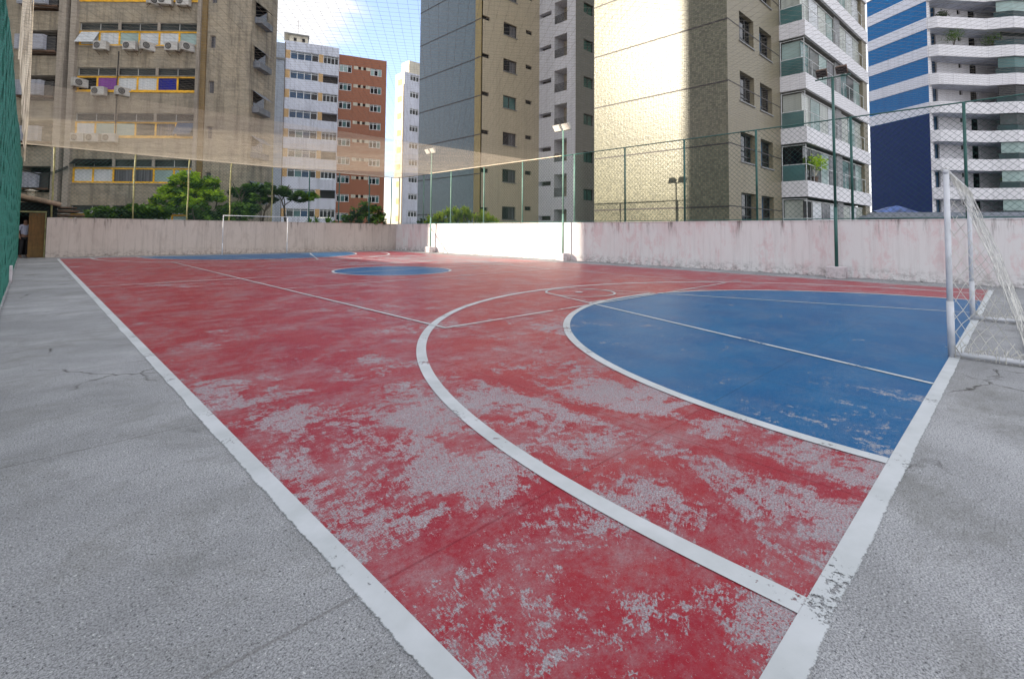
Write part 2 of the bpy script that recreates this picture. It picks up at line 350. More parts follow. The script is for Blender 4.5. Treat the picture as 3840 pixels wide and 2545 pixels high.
M['green_mesh'] = simple('green_coated_wire', (0.010, 0.065, 0.055), 0.45, scale=1)
M['teal_mesh'], t_, b_ = new_mat('teal_plastic_mesh')
f_ = noise_fac(t_, 34, 4, 0.8, (1, 1, 1), 0.40, 0.60)
t_.links.new(mixc(t_, f_, (0.002, 0.035, 0.028), (0.012, 0.19, 0.135)), b_.inputs['Base Color']); b_.inputs['Roughness'].default_value = 0.6
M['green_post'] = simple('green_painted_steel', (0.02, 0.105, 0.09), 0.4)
M['sunlit_green_post'] = simple('sunlit_green_painted_steel', (0.14, 0.26, 0.22), 0.5)  # paler copy of the green paint, sunlight put into the colour
M['fence_rope'] = simple('pale_border_rope', (0.6, 0.55, 0.42), 0.8)
M['yellow_post'] = simple('weathered_yellow_green_post', (0.28, 0.27, 0.12), 0.6, var=0.35)
M['shaded_cord'] = simple('shaded_net_cord', (0.20, 0.18, 0.15), 0.8)  # darker copy of the net cord, shade put into the colour
M['cord'] = simple('sunlit_net_cord', (0.62, 0.54, 0.42), 0.8)  # paler copy of the net cord, sunlight put into the colour
M['goal_net'] = simple('dirty_white_goal_net', (0.60, 0.59, 0.55), 0.85, var=0.3)
M['goal_white'] = simple('scuffed_white_goal_paint', (0.60, 0.62, 0.66), 0.4, var=0.1, scale=6)
M['block'] = mat_wall('painted_footing', (0.60, 0.56, 0.58), (0.52, 0.42, 0.44), (0.3, 0.26, 0.26), 0.6, 0.3)
M['lamp_metal'] = simple('white_lamp_casing', (0.55, 0.54, 0.50), 0.4)
M['lamp_glass'] = mat_glass('floodlight_glass', (0.75, 0.75, 0.72), 0.1, 0.1)
M['bark'] = mat_board('tree_bark', (0.16, 0.13, 0.10), (0.11, 0.09, 0.07), (0.05, 0.04, 0.03), 5)
M['leaf_bright'] = mat_leaf('sunlit_green_leaves', (0.20, 0.40, 0.015), (0.58, 0.78, 0.05), 0.5, 2.5)  # sunlit look of the crown is put into the leaf colour
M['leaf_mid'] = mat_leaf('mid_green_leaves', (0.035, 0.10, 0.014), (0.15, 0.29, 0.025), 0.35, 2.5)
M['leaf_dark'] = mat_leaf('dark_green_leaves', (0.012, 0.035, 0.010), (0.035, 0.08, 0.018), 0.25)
M['leaf_yucca'] = mat_leaf('yellow_green_blades', (0.26, 0.42, 0.04), (0.66, 0.72, 0.12), 0.5, 3)
M['wood'] = mat_board('stained_orange_wood', (0.24, 0.115, 0.03), (0.17, 0.10, 0.03), (0.06, 0.04, 0.02), 3)
M['roof_tile'] = mat_board('old_clay_tiles', (0.42, 0.32, 0.22), (0.30, 0.20, 0.14), (0.12, 0.09, 0.07), 12)
M['skin'] = simple('skin', (0.22, 0.12, 0.08), 0.6)
M['shirt'] = simple('pale_blue_shirt', (0.36, 0.38, 0.48), 0.8)
M['trousers'] = simple('black_trousers', (0.012, 0.012, 0.014), 0.8)
M['hair'] = simple('black_hair', (0.01, 0.009, 0.008), 0.6)
M['tarp'] = simple('blue_tarpaulin', (0.05, 0.10, 0.28), 0.45, var=0.6, scale=1.5)
M['roof_grey'] = mat_board('grey_fibre_cement_roof', (0.22, 0.24, 0.27), (0.18, 0.20, 0.23), (0.10, 0.11, 0.13), 9)
M['street'] = simple('street_ground', (0.20, 0.195, 0.18), 0.9)
M['pot'] = simple('clay_pot', (0.12, 0.08, 0.06), 0.8)
M['cable'] = simple('black_cable', (0.015, 0.015, 0.015), 0.6)

# ------------------------------------------------------------------ mesh building
class MB:
    def __init__(s): s.v = []; s.f = []
    def quad(s, a, b, c, d):
        i = len(s.v); s.v += [tuple(a), tuple(b), tuple(c), tuple(d)]; s.f.append((i, i+1, i+2, i+3))
    def poly(s, pts):
        i = len(s.v); s.v += [tuple(p) for p in pts]; s.f.append(tuple(range(i, i+len(pts))))
    def box(s, x0, x1, y0, y1, z0, z1):
        i = len(s.v)
        s.v += [(x0, y0, z0), (x1, y0, z0), (x1, y1, z0), (x0, y1, z0), (x0, y0, z1), (x1, y0, z1), (x1, y1, z1), (x0, y1, z1)]
        for f in ((0, 3, 2, 1), (4, 5, 6, 7), (0, 1, 5, 4), (1, 2, 6, 5), (2, 3, 7, 6), (3, 0, 4, 7)): s.f.append(tuple(i+k for k in f))
        return s
    def tube(s, pts, rs, n=6, cap=True):
        pts = [Vector(p) for p in pts]
        if not hasattr(rs, '__len__'): rs = [rs]*len(pts)
        base = len(s.v); prev = None
        for k, p in enumerate(pts):
            d = (pts[min(k+1, len(pts)-1)]-pts[max(k-1, 0)])
            d = d.normalized() if d.length > 1e-9 else Vector((0, 0, 1))
            if prev is None:
                a = d.cross(Vector((0, 0, 1)) if abs(d.z) < 0.9 else Vector((1, 0, 0))).normalized()
            else:
                a = (prev-d*prev.dot(d)); a = a.normalized() if a.length > 1e-6 else d.orthogonal().normalized()
            prev = a; b = d.cross(a)
            for j in range(n):
                q = 2*math.pi*j/n; v = p+(a*math.cos(q)+b*math.sin(q))*rs[k]; s.v.append(tuple(v))
        for k in range(len(pts)-1):
            for j in range(n):
                s.f.append((base+k*n+j, base+k*n+(j+1) % n, base+(k+1)*n+(j+1) % n, base+(k+1)*n+j))
        if cap:
            s.f.append(tuple(base+j for j in range(n-1, -1, -1))); e = base+(len(pts)-1)*n
            s.f.append(tuple(e+j for j in range(n)))
        return s
    def build(s, name, mat, parent=None, smooth=False, bevel=0):
        me = bpy.data.meshes.new(name); me.from_pydata(s.v, [], s.f); me.update()
        o = bpy.data.objects.new(name, me); COL.objects.link(o); me.materials.append(mat)
        if smooth:
            for p in me.polygons: p.use_smooth = True
        if bevel:
            m = o.modifiers.new('bevel', 'BEVEL'); m.width = bevel; m.segments = 2; m.limit_method = 'ANGLE'
        if parent: o.parent = parent
        return o
def tag(o, label=None, cat=None, group=None, kind=None):
    if label: o['label'] = label
    if cat: o['category'] = cat
    if group: o['group'] = group
    if kind: o['kind'] = kind
    return o
def empty(name, loc, rz=0, label=None, cat=None, group=None):
    o = bpy.data.objects.new(name, None); COL.objects.link(o); o.location = loc; o.rotation_euler = (0, 0, rad(rz)); o.empty_display_size = 0.3
    return tag(o, label, cat, group)
def kids(o): return [c for c in bpy.data.objects if c.parent == o]
def copy_tree(o, parent=None):
    ch = kids(o)
    c = o.copy(); COL.objects.link(c); c.parent = parent
    for k in ch: copy_tree(k, c)
    return c

# ------------------------------------------------------------------ ground and court
g = MB(); g.quad((-400, -400, -0.35), (600, -400, -0.35), (600, 600, -0.35), (-400, 600, -0.35)); tag(g.build('ground', M['street']), kind='structure')
g = MB(); g.box(-1.75, 17.9, -9, 33.2, -0.34, 0.0); tag(g.build('court_slab', M['concrete']), kind='structure')
CW, CL, CX, CY = 16.17, 28.74, 7.97, 14.37
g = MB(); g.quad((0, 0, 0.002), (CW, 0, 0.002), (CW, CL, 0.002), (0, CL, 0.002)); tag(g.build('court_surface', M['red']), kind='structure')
def disc(cx, cy, r, z, a0=0, a1=360, n=72):
    pts = [(cx+r*math.cos(rad(a0+(a1-a0)*k/n)), cy+r*math.sin(rad(a0+(a1-a0)*k/n)), z) for k in range(n if a1-a0 == 360 else n+1)]
    return pts
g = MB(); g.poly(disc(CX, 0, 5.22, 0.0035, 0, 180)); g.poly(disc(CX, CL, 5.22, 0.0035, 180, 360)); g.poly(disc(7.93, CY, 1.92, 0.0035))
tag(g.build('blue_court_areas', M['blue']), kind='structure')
def ring(m, cx, cy, r0, r1, z, a0=0, a1=360, n=96):
    for k in range(n):
        a, b = rad(a0+(a1-a0)*k/n), rad(a0+(a1-a0)*(k+1)/n)
        m.quad((cx+r0*math.cos(a), cy+r0*math.sin(a), z), (cx+r1*math.cos(a), cy+r1*math.sin(a), z), (cx+r1*math.cos(b), cy+r1*math.sin(b), z), (cx+r0*math.cos(b), cy+r0*math.sin(b), z))
def seg(m, p, q, wd, z):
    p, q = Vector((*p, z)), Vector((*q, z)); d = (q-p).normalized(); s_ = Vector((-d.y, d.x, 0))*wd/2
    m.quad(p-s_, q-s_, q+s_, p+s_)
def lines(name, z):
    m = MB(); m.z = z; return m
m = MB()                                  # outer boundary
z = 0.005
m.quad((-0.135, -0.135, z), (0, -0.135, z), (0, CL+0.08, z), (-0.135, CL+0.08, z))
m.quad((0, -0.135, z), (CW, -0.135, z), (CW, 0, z), (0, 0, z)); m.quad((0, CL, z), (CW, CL, z), (CW, CL+0.08, z), (0, CL+0.08, z))
m.quad((CW, -0.09, z), (CW+0.04, -0.09, z), (CW+0.04, CL+0.08, z), (CW, CL+0.08, z))
tag(m.build('boundary_line', M['edge_line']), kind='structure')
m = MB(); z = 0.0065                      # long-range arcs
for cy, a0, a1, sg in ((0.35, 0, 180, 1), (CL-0.35, 180, 360, -1)):
    ring(m, CX, cy, 6.86, 6.97, z, a0, a1, 120)
    y0 = 0.0 if sg > 0 else CL
    for sx in (-1, 1):
        xa = CX+sx*6.915; m.quad((xa-0.055, y0, z), (xa+0.055, y0, z), (xa+0.055, cy, z), (xa-0.055, cy, z))
tag(m.build('arc_line', M['line']), kind='structure')
m = MB(); z = 0.008
ring(m, CX, 0, 5.2, 5.3, z, 0, 180, 100); ring(m, CX, CL, 5.2, 5.3, z, 180, 360, 100); ring(m, 7.93, CY, 1.9, 1.98, z)
tag(m.build('goal_area_line', M['line']), kind='structure')
m = MB(); z = 0.0095
seg(m, (4.94, 0), (7.30, 6.85), 0.055, z); seg(m, (10.9, 0), (8.52, 6.85), 0.055, z)
seg(m, (4.94, CL), (7.30, CL-6.85), 0.055, z); seg(m, (10.9, CL), (8.52, CL-6.85), 0.055, z)
tag(m.build('key_line', M['line']), kind='structure')
m = MB(); z = 0.011
for yy in (6.36, CL-6.36): ring(m, 7.92, yy, 0.74, 0.79, z, 0, 360, 48)
seg(m, (6.75, 5.245), (9.1, 5.245), 0.05, z); seg(m, (6.75, CL-5.245), (9.1, CL-5.245), 0.05, z)
tag(m.build('free_throw_line', M['line']), kind='structure')
m = MB(); z = 0.0125                      # volleyball court
seg(m, (3.2, 5.03), (3.2, 23.6), 0.05, z); seg(m, (12.68, 5.03), (12.68, 23.6), 0.05, z)
seg(m, (3.225, 5.055), (12.655, 5.055), 0.05, z); seg(m, (3.225, 23.575), (12.655, 23.575), 0.05, z)
seg(m, (3.225, 11.2), (12.655, 11.45), 0.05, z); seg(m, (3.225, 17.4), (12.655, 17.55), 0.05, z)
m.poly(disc(7.9, 6.38, 0.085, z, 0, 360, 20))
tag(m.build('volleyball_line', M['line']), kind='structure')
m = MB(); seg(m, (0, CY), (CW, CY), 0.06, 0.014); tag(m.build('halfway_line', M['line']), kind='structure')

# ------------------------------------------------------------------ walls round the court
def wall(name, x0, x1, y0, y1, h, mat, label):
    r = empty(name, (0, 0, 0), 0, label, 'wall')
    a = MB(); a.box(x0, x1, y0, y1, 0.0, h); a.build('wall_body', mat, r, bevel=0.012)
    b_ = MB(); b_.box(x0-0.012, x1+0.02, y0-0.012, y1+0.012, h+0.001, h+0.035); b_.build('coping', mat, r, bevel=0.006)
    return r
wall('perimeter_wall', 17.53, 17.70, -9, 30.17, 1.78, M['wall_right'], 'long peeling pink and white wall on the right side of the court, partly in full sun')
wall('perimeter_wall', -0.44, 17.90, 30.19, 30.36, 1.79, M['wall_far'], 'dingy pinkish end wall with vertical dirt streaks behind the far goal')
m = MB(); m.box(3.4, 7.4, 30.14, 30.188, 0.0, 0.02)
# ------------------------------------------------------------------ fences
def clip(px, py, dx, dy, x0, x1, y0, y1):
    t0, t1 = -1e9, 1e9
    for p, d, lo, hi in ((px, dx, x0, x1), (py, dy, y0, y1)):
        if abs(d) < 1e-9:
            if p < lo or p > hi: return None
            continue
        a, b = (lo-p)/d, (hi-p)/d
        if a > b: a, b = b, a
        t0, t1 = max(t0, a), min(t1, b)
    return (t0, t1) if t1-t0 > 0.02 else None
def strands(mb, P, u0, u1, v0, v1, ang, space, r, n=3, segl=None, wob=0.0):
    """parallel cords at angle ang over a rectangle; P maps (u, v) to a point"""
    dx, dy = math.cos(rad(ang)), math.sin(rad(ang)); nx, ny = -dy, dx
    cs = [nx*u+ny*v for u in (u0, u1) for v in (v0, v1)]
    k = math.floor(min(cs)/space)
    while k*space < max(cs):
        c = k*space+space*0.37; k += 1
        q = clip(nx*c, ny*c, dx, dy, u0, u1, v0, v1)
        if not q: continue
        t0, t1 = q; ns = 1 if not segl else max(1, int((t1-t0)/segl))
        pts = []
        for i in range(ns+1):
            t = t0+(t1-t0)*i/ns; pts.append(P(nx*c+dx*t, ny*c+dy*t))
        mb.tube(pts, r, n, cap=False)
def post(parent, x, y, z0, z1, r, mat):
    a = MB(); a.tube([(x, y, z0), (x, y, z1)], r, 8); return a.build('post', mat, parent, smooth=True)

ZT = 5.08
fr = empty('wire_fence', (17.6, 12, 1.8), 0, 'tall green wire mesh fence standing on the long right hand wall', 'fence')
a = MB()
def Pr(u, v): return (17.6-17.6, u-12, v-1.8)
for ang in (45, 135): strands(a, Pr, -9, 30.2, 1.83, ZT, ang, 0.125, 0.0042)
a.build('mesh_netting', M['green_mesh'], fr)
for i, yy in enumerate((29.9, 26.9, 23.93, 20.83, 17.73, 14.25, 11.44, 8.69, 5.96, 3.09, 0.42, -2.4, -5.4)):
    post(fr, -0.0, yy-12, 0.015, ZT-1.8, 0.038, M['sunlit_green_post'] if yy > 14 else M['green_post'])  # posts along the sunlit stretch take the lit copy of the green
a = MB(); a.tube([(0, -21, ZT-1.8), (0, 18.2, ZT-1.8)], 0.022, 6); a.build('top_rail', M['green_post'], fr)
a = MB(); a.tube([(0, -21, 0.06), (0, 18.2, 0.06)], 0.014, 6); a.build('bottom_rail', M['green_post'], fr)
ff = empty('wire_fence', (8, 30.27, 1.8), 0, 'tall wire mesh fence with slim posts standing on the far end wall', 'fence')
a = MB()
for ang in (45, 135): strands(a, lambda u, v: (u-8, 0, v-1.8), -1.6, 17.6, 1.84, ZT, ang, 0.125, 0.0042)
a.build('mesh_netting', M['green_mesh'], ff)
for xx, mt in ((-0.29, 'yellow_post'), (2.68, 'yellow_post'), (4.98, 'yellow_post'), (7.0, 'yellow_post'), (9.22, 'yellow_post'), (11.41, 'green_post'), (13.35, 'green_post'), (15.49, 'green_post'), (17.18, 'green_post')):
    pts = [(xx-8+R.uniform(-.02, .02), 0, 0.03+k*(ZT-1.83)/6) for k in range(7)]
    b_ = MB(); b_.tube(pts, 0.036, 7); b_.build('post', M[mt], ff, smooth=True)
a = MB(); a.tube([(-9.6, 0, ZT-1.8), (9.5, 0, ZT-1.8)], 0.022, 6); a.build('top_rail', M['cord'], ff)
fl = empty('mesh_fence', (-1.32, 12, 0), 0, 'dense teal green mesh fence running along the left edge of the court', 'fence')
a = MB()
def Pl(u, v):
    return (0.003*math.sin(u*0.9+v*1.3)+0.010*noise.noise(Vector((u*2.2, v*2.2, 1))), u-12, v*(4.15+0.12*math.sin(u*0.7))/5)
for ang in (45, 135): strands(a, Pl, -4, 30.4, 0.03, 5.0, ang, 0.062, 0.0034, 3, 0.5)
a.build('mesh_netting', M['teal_mesh'], fl)
for yy in (-3, 0.0, 4.5, 9.0, 16.5, 23.5, 30.2):
    post(fl, -0.07, yy-12, 0.0, 4.3, 0.038, M['green_post'])
a = MB(); a.tube([(-0.06, -16, 4.25), (-0.06, 18.3, 4.25)], 0.024, 6); a.build('top_rail', M['green_post'], fl)
a = MB(); a.box(-0.10, 0.055, 4.55, 4.85, 0, 0.42); a.build('footing', M['block'], fl, bevel=0.01)
a = MB(); a.box(-0.16, 0.03, -13, 18.4, 0.0, 0.035); a.build('kerb', M['concrete'], fl)

# tall net above the far end of the left fence
sn = empty('side_net', (-1.26, 26, 4.3), 0, 'tall tan net hanging above the far end of the green fence, sunlit', 'net')
a = MB()
def Ps(u, v): return (0.05*math.sin(math.pi*(v-4.25)/5)+0.04*noise.noise(Vector((u*0.7, v*0.6, 4))), u-26, v-4.3)
for ang in (45, 135): strands(a, Ps, 11.5, 30.3, 4.3, 12.5, ang, 0.10, 0.0028, 3, 0.9)
a.build('netting', M['cord'], sn)
for y_, r_ in ((4.3, 0.02), (-14.4, 0.012)):
    a = MB(); a.tube([(0, y_, 0), (0.05, y_, 3.0), (0, y_, 8.2)], r_, 6); a.build('border_rope', M['cord'], sn)
# net stretched over the court
nt_ = empty('overhead_net', (8, 14, ZT), 0, 'square mesh safety net stretched flat over the whole court, its far part sunlit', 'net')
a = MB()
def Pn(u, v):
    s_ = 0.05*math.sin(math.pi*(u+1.3)/18.8)*(0.6+0.4*math.sin(v*0.9+1)) + 0.012*noise.noise(Vector((u*0.8, v*0.8, 3)))
    return (u-8, v-14, 0.0-s_)
for ang in (54, 144): strands(a, Pn, -1.3, 17.53, -3.5, 30.2, ang, 0.165, 0.0018, 3, 1.1)
a.build('netting', M['shaded_cord'], nt_)
a = MB()                       # second mesh added under the far end to strengthen its sunlit band
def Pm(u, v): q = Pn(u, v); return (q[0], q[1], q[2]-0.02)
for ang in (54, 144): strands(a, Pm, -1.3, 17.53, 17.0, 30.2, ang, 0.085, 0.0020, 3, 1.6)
a.build('lit_band_netting', M['cord'], nt_)
a = MB()
a.tube([(-9.3, 16.2, 0.0), (9.53, 16.2, 0.0), (9.53, 1.0, 0.0)], 0.024, 6)
a.build('border_rope', M['cord'], nt_)

# ------------------------------------------------------------------ floodlight poles
def floodlight(x, y, zt, mat, label, aim=0, base=0.36, casing='lamp_metal'):
    r = empty('floodlight_pole', (x, y, 0), 0, label, 'floodlight', 'floodlight poles along the right wall')
    a = MB(); a.box(-0.24, 0.24, -0.24, 0.24, 0.0, base); a.build('footing', M['block'], r, bevel=0.02)
    a = MB(); a.tube([(0, 0, base), (0, 0, 2.2)], 0.05, 12); a.tube([(0, 0, 2.2), (0, 0, zt)], 0.04, 12); a.build('pole', mat, r, smooth=True)
    a = MB(); a.tube([(0, -0.48, zt), (0, 0.48, zt)], 0.024, 8); a.build('crossarm', mat, r)
    for s_ in (-1, 1):
        sc_ = 1.0 if casing == 'lamp_metal' else 0.72
        h = MB(); y0 = s_*0.27
        # tapered lamp box tilted down towards the court
        c, sn = math.cos(rad(38)), math.sin(rad(38))
        def tp(px, pz): return (-(px*c-pz*sn)-0.06, zt+0.20+(-px*sn-pz*c)*1.0)
        f = [(0.13*sc_, y0-0.21*sc_, 0.17*sc_), (0.13*sc_, y0+0.21*sc_, 0.17*sc_), (0.13*sc_, y0+0.21*sc_, -0.17*sc_), (0.13*sc_, y0-0.21*sc_, -0.17*sc_)]
        bk = [(-0.06, y0-0.13, 0.10), (-0.06, y0+0.13, 0.10), (-0.06, y0+0.13, -0.10), (-0.06, y0-0.13, -0.10)]
        def w_(p): q = tp(p[0], p[2]); return (q[0], p[1], q[1])
        F_, B_ = [w_(p) for p in f], [w_(p) for p in bk]
        h.quad(*B_)
        for k in range(4): h.quad(F_[k], F_[(k+1) % 4], B_[(k+1) % 4], B_[k])
        h.quad(*F_)
        hd = h.build('lamp_head', M[casing], r)
        gl = MB(); gl.quad(*[w_((0.136*sc_, p[1]*0.9+y0*0.1, p[2]*0.88)) for p in f]); gl.build('lamp_glass', M['lamp_glass' if casing == 'lamp_metal' else 'grey_glass'], hd)
        bk_ = MB(); bk_.tube([(0, y0, zt), (-0.05, y0, zt+0.17)], 0.014, 6); bk_.build('bracket', mat, r)
    return r
floodlight(17.22, 25.5, 6.30, M['sunlit_green_post'], 'farthest floodlight pole, pale and sunlit, at the left end of the bright wall')
floodlight(17.12, 14.55, 6.20, M['sunlit_green_post'], 'middle floodlight pole with two white lamps at the right end of the bright wall')
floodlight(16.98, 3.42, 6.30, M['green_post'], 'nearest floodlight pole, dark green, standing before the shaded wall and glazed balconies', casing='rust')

# ------------------------------------------------------------------ goals
def goal(x0, x1, y, back, label, net=True, pr=0.028):
    r = empty('goal', ((x0+x1)/2, y, 0), 0, label, 'goal', 'small football goals at both ends of the court')
    hw = (x1-x0)/2; H = 2.08
    for s_ in (-1, 1):
        a = MB(); a.tube([(s_*hw, 0, 0.0), (s_*hw, 0, H)], pr, 14); a.tube([(s_*hw, 0, 0.02), (s_*hw, 0, 0.62)], pr*1.2, 14); a.build('goalpost', M['goal_white'], r, smooth=True)
    a = MB(); a.tube([(-hw-pr, 0, H), (hw+pr, 0, H)], pr, 14); a.build('crossbar', M['goal_white'], r, smooth=True)
    if not net: return r
    for s_ in (-1, 1):
        a = MB(); a.tube([(s_*hw, back*0.04, 0.045), (s_*hw, back, 0.045)], 0.03, 10); a.build('ground_bar', M['goal_white'], r, smooth=True)
    a = MB(); a.tube([(-hw-0.03, back, 0.045), (hw+0.03, back, 0.045)], 0.03, 10); a.build('rear_bar', M['goal_white'], r, smooth=True)
    n_ = MB()
    def slack(p, k): return tuple(c_+0.035*noise.noise(Vector((p[0]*3+k, p[1]*3, p[2]*3))) for c_ in p)
    # back sheet, sagging inwards a little
    def Pb(u, v):
        t = v/2.3; sag = 0.05*math.sin(math.pi*t)
        return slack((u, back*(1-t)*0.99-0.01-sag*0.8, 0.06+t*(H-0.06)-sag*0.4), 1)
    for ang in (42, 138): strands(n_, Pb, -hw, hw, 0, 2.3, ang, 0.14, 0.0025, 3, 0.22)
    for s_ in (-1, 1):                                   # triangular side sheets
        for dirn in (1, -1):
            k = -2.4
            while k < 2.6:
                pts = []
                for i in range(26):
                    zz = 0.05+i*(H-0.05)/25; yy = (k+dirn*zz*0.55)
                    lim = abs(back)*(1-zz/H)
                    if 0 <= yy <= lim: pts.append(slack((s_*hw+0.012*s_, -yy if back < 0 else yy, zz), 5+s_))
                if len(pts) > 1: n_.tube(pts, 0.0036, 3, cap=False)
                k += 0.10
    # bunched cord along crossbar and bars
    for k in range(150):
        x = -hw+2*hw*k/149
        p = Vector((x, 0, H)); n_.tube([p+Vector((R.uniform(-.01, .01), -.04, -.03)), p+Vector((R.uniform(-.03, .03), 0.045, 0.02)), p+Vector((R.uniform(-.03, .03), 0.0, 0.045)), p+Vector((R.uniform(-.05, .05), -.06, R.uniform(-.16, -.05)))], 0.004, 3, cap=False)
    for s_ in (-1, 1):
        for k in range(34):
            yb = back*k/33; p = Vector((s_*hw, yb, 0.045))
            n_.tube([p+Vector((R.uniform(-.05, .05), R.uniform(-.03, .03), -.035)), p+Vector((R.uniform(-.05, .05), 0.02, 0.05)), p+Vector((R.uniform(-.05, .05), R.uniform(-.06, .06), R.uniform(0.03, .14)))], 0.0042, 3, cap=False)
    n_.build('goal_net', M['goal_net'], r)
    return r
goal(6.42, 9.93, -0.02, -0.60, 'white goal with draped net standing on the near goal line at the right edge')
goal(6.33, 9.63, 28.80, 0.9, 'bare white goal frame without net in front of the far wall', net=False, pr=0.020)

# ------------------------------------------------------------------ facade helpers
def face_front(y=0.0): return lambda u, zz, d=0.0: (u, y+d, zz)
def face_left(x=0.0): return lambda u, zz, d=0.0: (x+d, u, zz)
def wall_open(mb, P, u0, u1, z0, z1, ops, depth=0.18):
    us = sorted({u0, u1, *[v for o in ops for v in (o[0], o[1]) if u0 < v < u1]})
    zs = sorted({z0, z1, *[v for o in ops for v in (o[2], o[3]) if z0 < v < z1]})
    for i in range(len(us)-1):
        for j in range(len(zs)-1):
            uc, zc = (us[i]+us[i+1])/2, (zs[j]+zs[j+1])/2
            if any(o[0] < uc < o[1] and o[2] < zc < o[3] for o in ops): continue
            mb.quad(P(us[i], zs[j]), P(us[i+1], zs[j]), P(us[i+1], zs[j+1]), P(us[i], zs[j+1]))
    for o in ops:
        a, b, c, d = o[0], o[1], max(o[2], z0), min(o[3], z1); dp = o[4] if len(o) > 4 else depth
        if c >= d: continue
        mb.quad(P(a, c), P(a, c, dp), P(a, d, dp), P(a, d)); mb.quad(P(b, c), P(b, d), P(b, d, dp), P(b, c, dp))
        mb.quad(P(a, c), P(b, c), P(b, c, dp), P(a, c, dp)); mb.quad(P(a, d), P(a, d, dp), P(b, d, dp), P(b, d))
def pbox(mb, P, u0, u1, z0, z1, d0, d1):
    c = [P(u, zz, d) for d in (d0, d1) for zz in (z0, z1) for u in (u0, u1)]
    i = len(mb.v); mb.v += c
    for f in ((0, 1, 3, 2), (4, 6, 7, 5), (0, 4, 5, 1), (2, 3, 7, 6), (0, 2, 6, 4), (1, 5, 7, 3)): mb.f.append(tuple(i+k for k in f))
def window(parent, P, u0, u1, z0, z1, n, fm, pm, depth=0.14, fw_=0.05, transom=None, name='window'):
    """frame with mullions; panes are sub-parts. pm: one material or a list with one per light"""
    f = MB(); d0, d1 = depth-0.05, depth
    pbox(f, P, u0, u1, z0, z0+fw_, d0, d1); pbox(f, P, u0, u1, z1-fw_, z1, d0, d1)
    pbox(f, P, u0, u0+fw_, z0+fw_, z1-fw_, d0, d1); pbox(f, P, u1-fw_, u1, z0+fw_, z1-fw_, d0, d1)
    for k in range(1, n):
        uc = u0+(u1-u0)*k/n; pbox(f, P, uc-fw_*0.5, uc+fw_*0.5, z0+fw_, z1-fw_, d0+0.003, d1)
    if transom: pbox(f, P, u0+fw_, u1-fw_, transom-fw_*0.4, transom+fw_*0.4, d0+0.005, d1)
    fo = f.build(name, fm, parent)
    if not isinstance(pm, (list, tuple)):
        g_ = MB(); pbox(g_, P, u0+0.01, u1-0.01, z0+0.01, z1-0.01, d1-0.008, d1+0.012); g_.build('pane', pm, fo)
    else:
        for k in range(n):
            g_ = MB(); pbox(g_, P, u0+(u1-u0)*k/n+0.012, u0+(u1-u0)*(k+1)/n-0.012, z0+0.01, z1-0.01, d1-0.008, d1+0.012); g_.build('pane', pm[k], fo)
    return fo
def strip(mb, pts, z0, z1, th=0.12):
    """a wall that follows a plan polyline (local x, y)"""
    for k in range(len(pts)-1):
        (xa, ya), (xb, yb) = pts[k], pts[k+1]
        d = Vector((xb-xa, yb-ya, 0)).normalized(); n_ = Vector((-d.y, d.x, 0))*th
        A, B = Vector((xa, ya, 0)), Vector((xb, yb, 0))
        c = [(A.x, A.y, z0), (B.x, B.y, z0), (B.x+n_.x, B.y+n_.y, z0), (A.x+n_.x, A.y+n_.y, z0)]
        i = len(mb.v); mb.v += c+[(p[0], p[1], z1) for p in c]
        for f in ((0, 3, 2, 1), (4, 5, 6, 7), (0, 1, 5, 4), (1, 2, 6, 5), (2, 3, 7, 6), (3, 0, 4, 7)): mb.f.append(tuple(i+q for q in f))

# ------------------------------------------------------------------ tower with cream mosaic and glazed balconies
T = empty('apartment_tower', (23, 9.13, 0), 0, 'tower with a sunlit cream mosaic side wall, brown window wall and glazed balconies', 'building')
TH = 38.0
P = face_left(0)
a = MB(); a.quad((0, 0, 0), (0, 7.93, 0), (0, 7.93, TH), (0, 0, TH)); a.quad((0, 7.93, 0), (26, 7.93, 0), (26, 7.93, TH), (0, 7.93, TH))
a.build('side_wall', M['tile_cream'], T)
a = MB(); pbox(a, P, 0.0, 0.0, 0, 0, 0, 0)
a = MB()
for k in range(-1, 12):
    zc = 2.63+3.06*k+0.02
    if zc > 0: pbox(a, P, -0.012, 7.94, zc-0.035, zc+0.035, -0.012, 0.01)
    if zc > 0: pbox(a, face_front(0), 0.0, 7.5, zc-0.035+0.05, zc+0.02+0.05, -0.010, 0.01)
a.build('floor_joint', M['line_dark'], T)
P = face_front(0)
ops = []
for k in range(0, 11):
    zt = 3.42+3.1*k
    for (u0, u1) in ((1.5, 3.45), (4.3, 6.2)): ops.append((u0, u1, zt-1.52, zt, 0.30))
a = MB(); wall_open(a, P, 0, 7.55, 0, TH, ops); a.build('window_wall', M['tile_brown'], T)
for (u0, u1, z0, z1, d) in ops:
    a = MB(); pbox(a, P, u0-0.05, u1+0.05, z0-0.07, z0-0.003, -0.06, 0.25); a.build('window_sill', M['tile_grey'], T)
for (u0, u1, z0, z1, d) in ops:
    k = round((z1-3.42)/3.1)
    window(T, P, u0, u1, z0, z1, 3 if u0 < 3 else 2, M['dark_frame'], [M['bright_glass'], M['dark_glass'], M['dark_glass']][:3 if u0 < 3 else 2], 0.28, 0.06, z0+0.35)
a = MB(); a.box(7.55, 26, 0.02, 0.1, 0, TH); a.build('balcony_rear_wall', M['soffit'], T)
a = MB(); a.quad((0, 0, TH), (26, 0, TH), (26, 7.93, TH), (0, 7.93, TH)); a.quad((26, 0, 0), (26, 7.93, 0), (26, 7.93, TH), (26, 0, TH)); a.build('roof', M['roof_grey'], T)
BP = [(7.55, -0.0), (7.55, -1.37), (21.5, -1.92)]      # plan of the balcony edge
def bal_edge(off): return [(7.55+off, 0.0), (7.55+off, -1.37+off), (21.5, -1.92+off)]
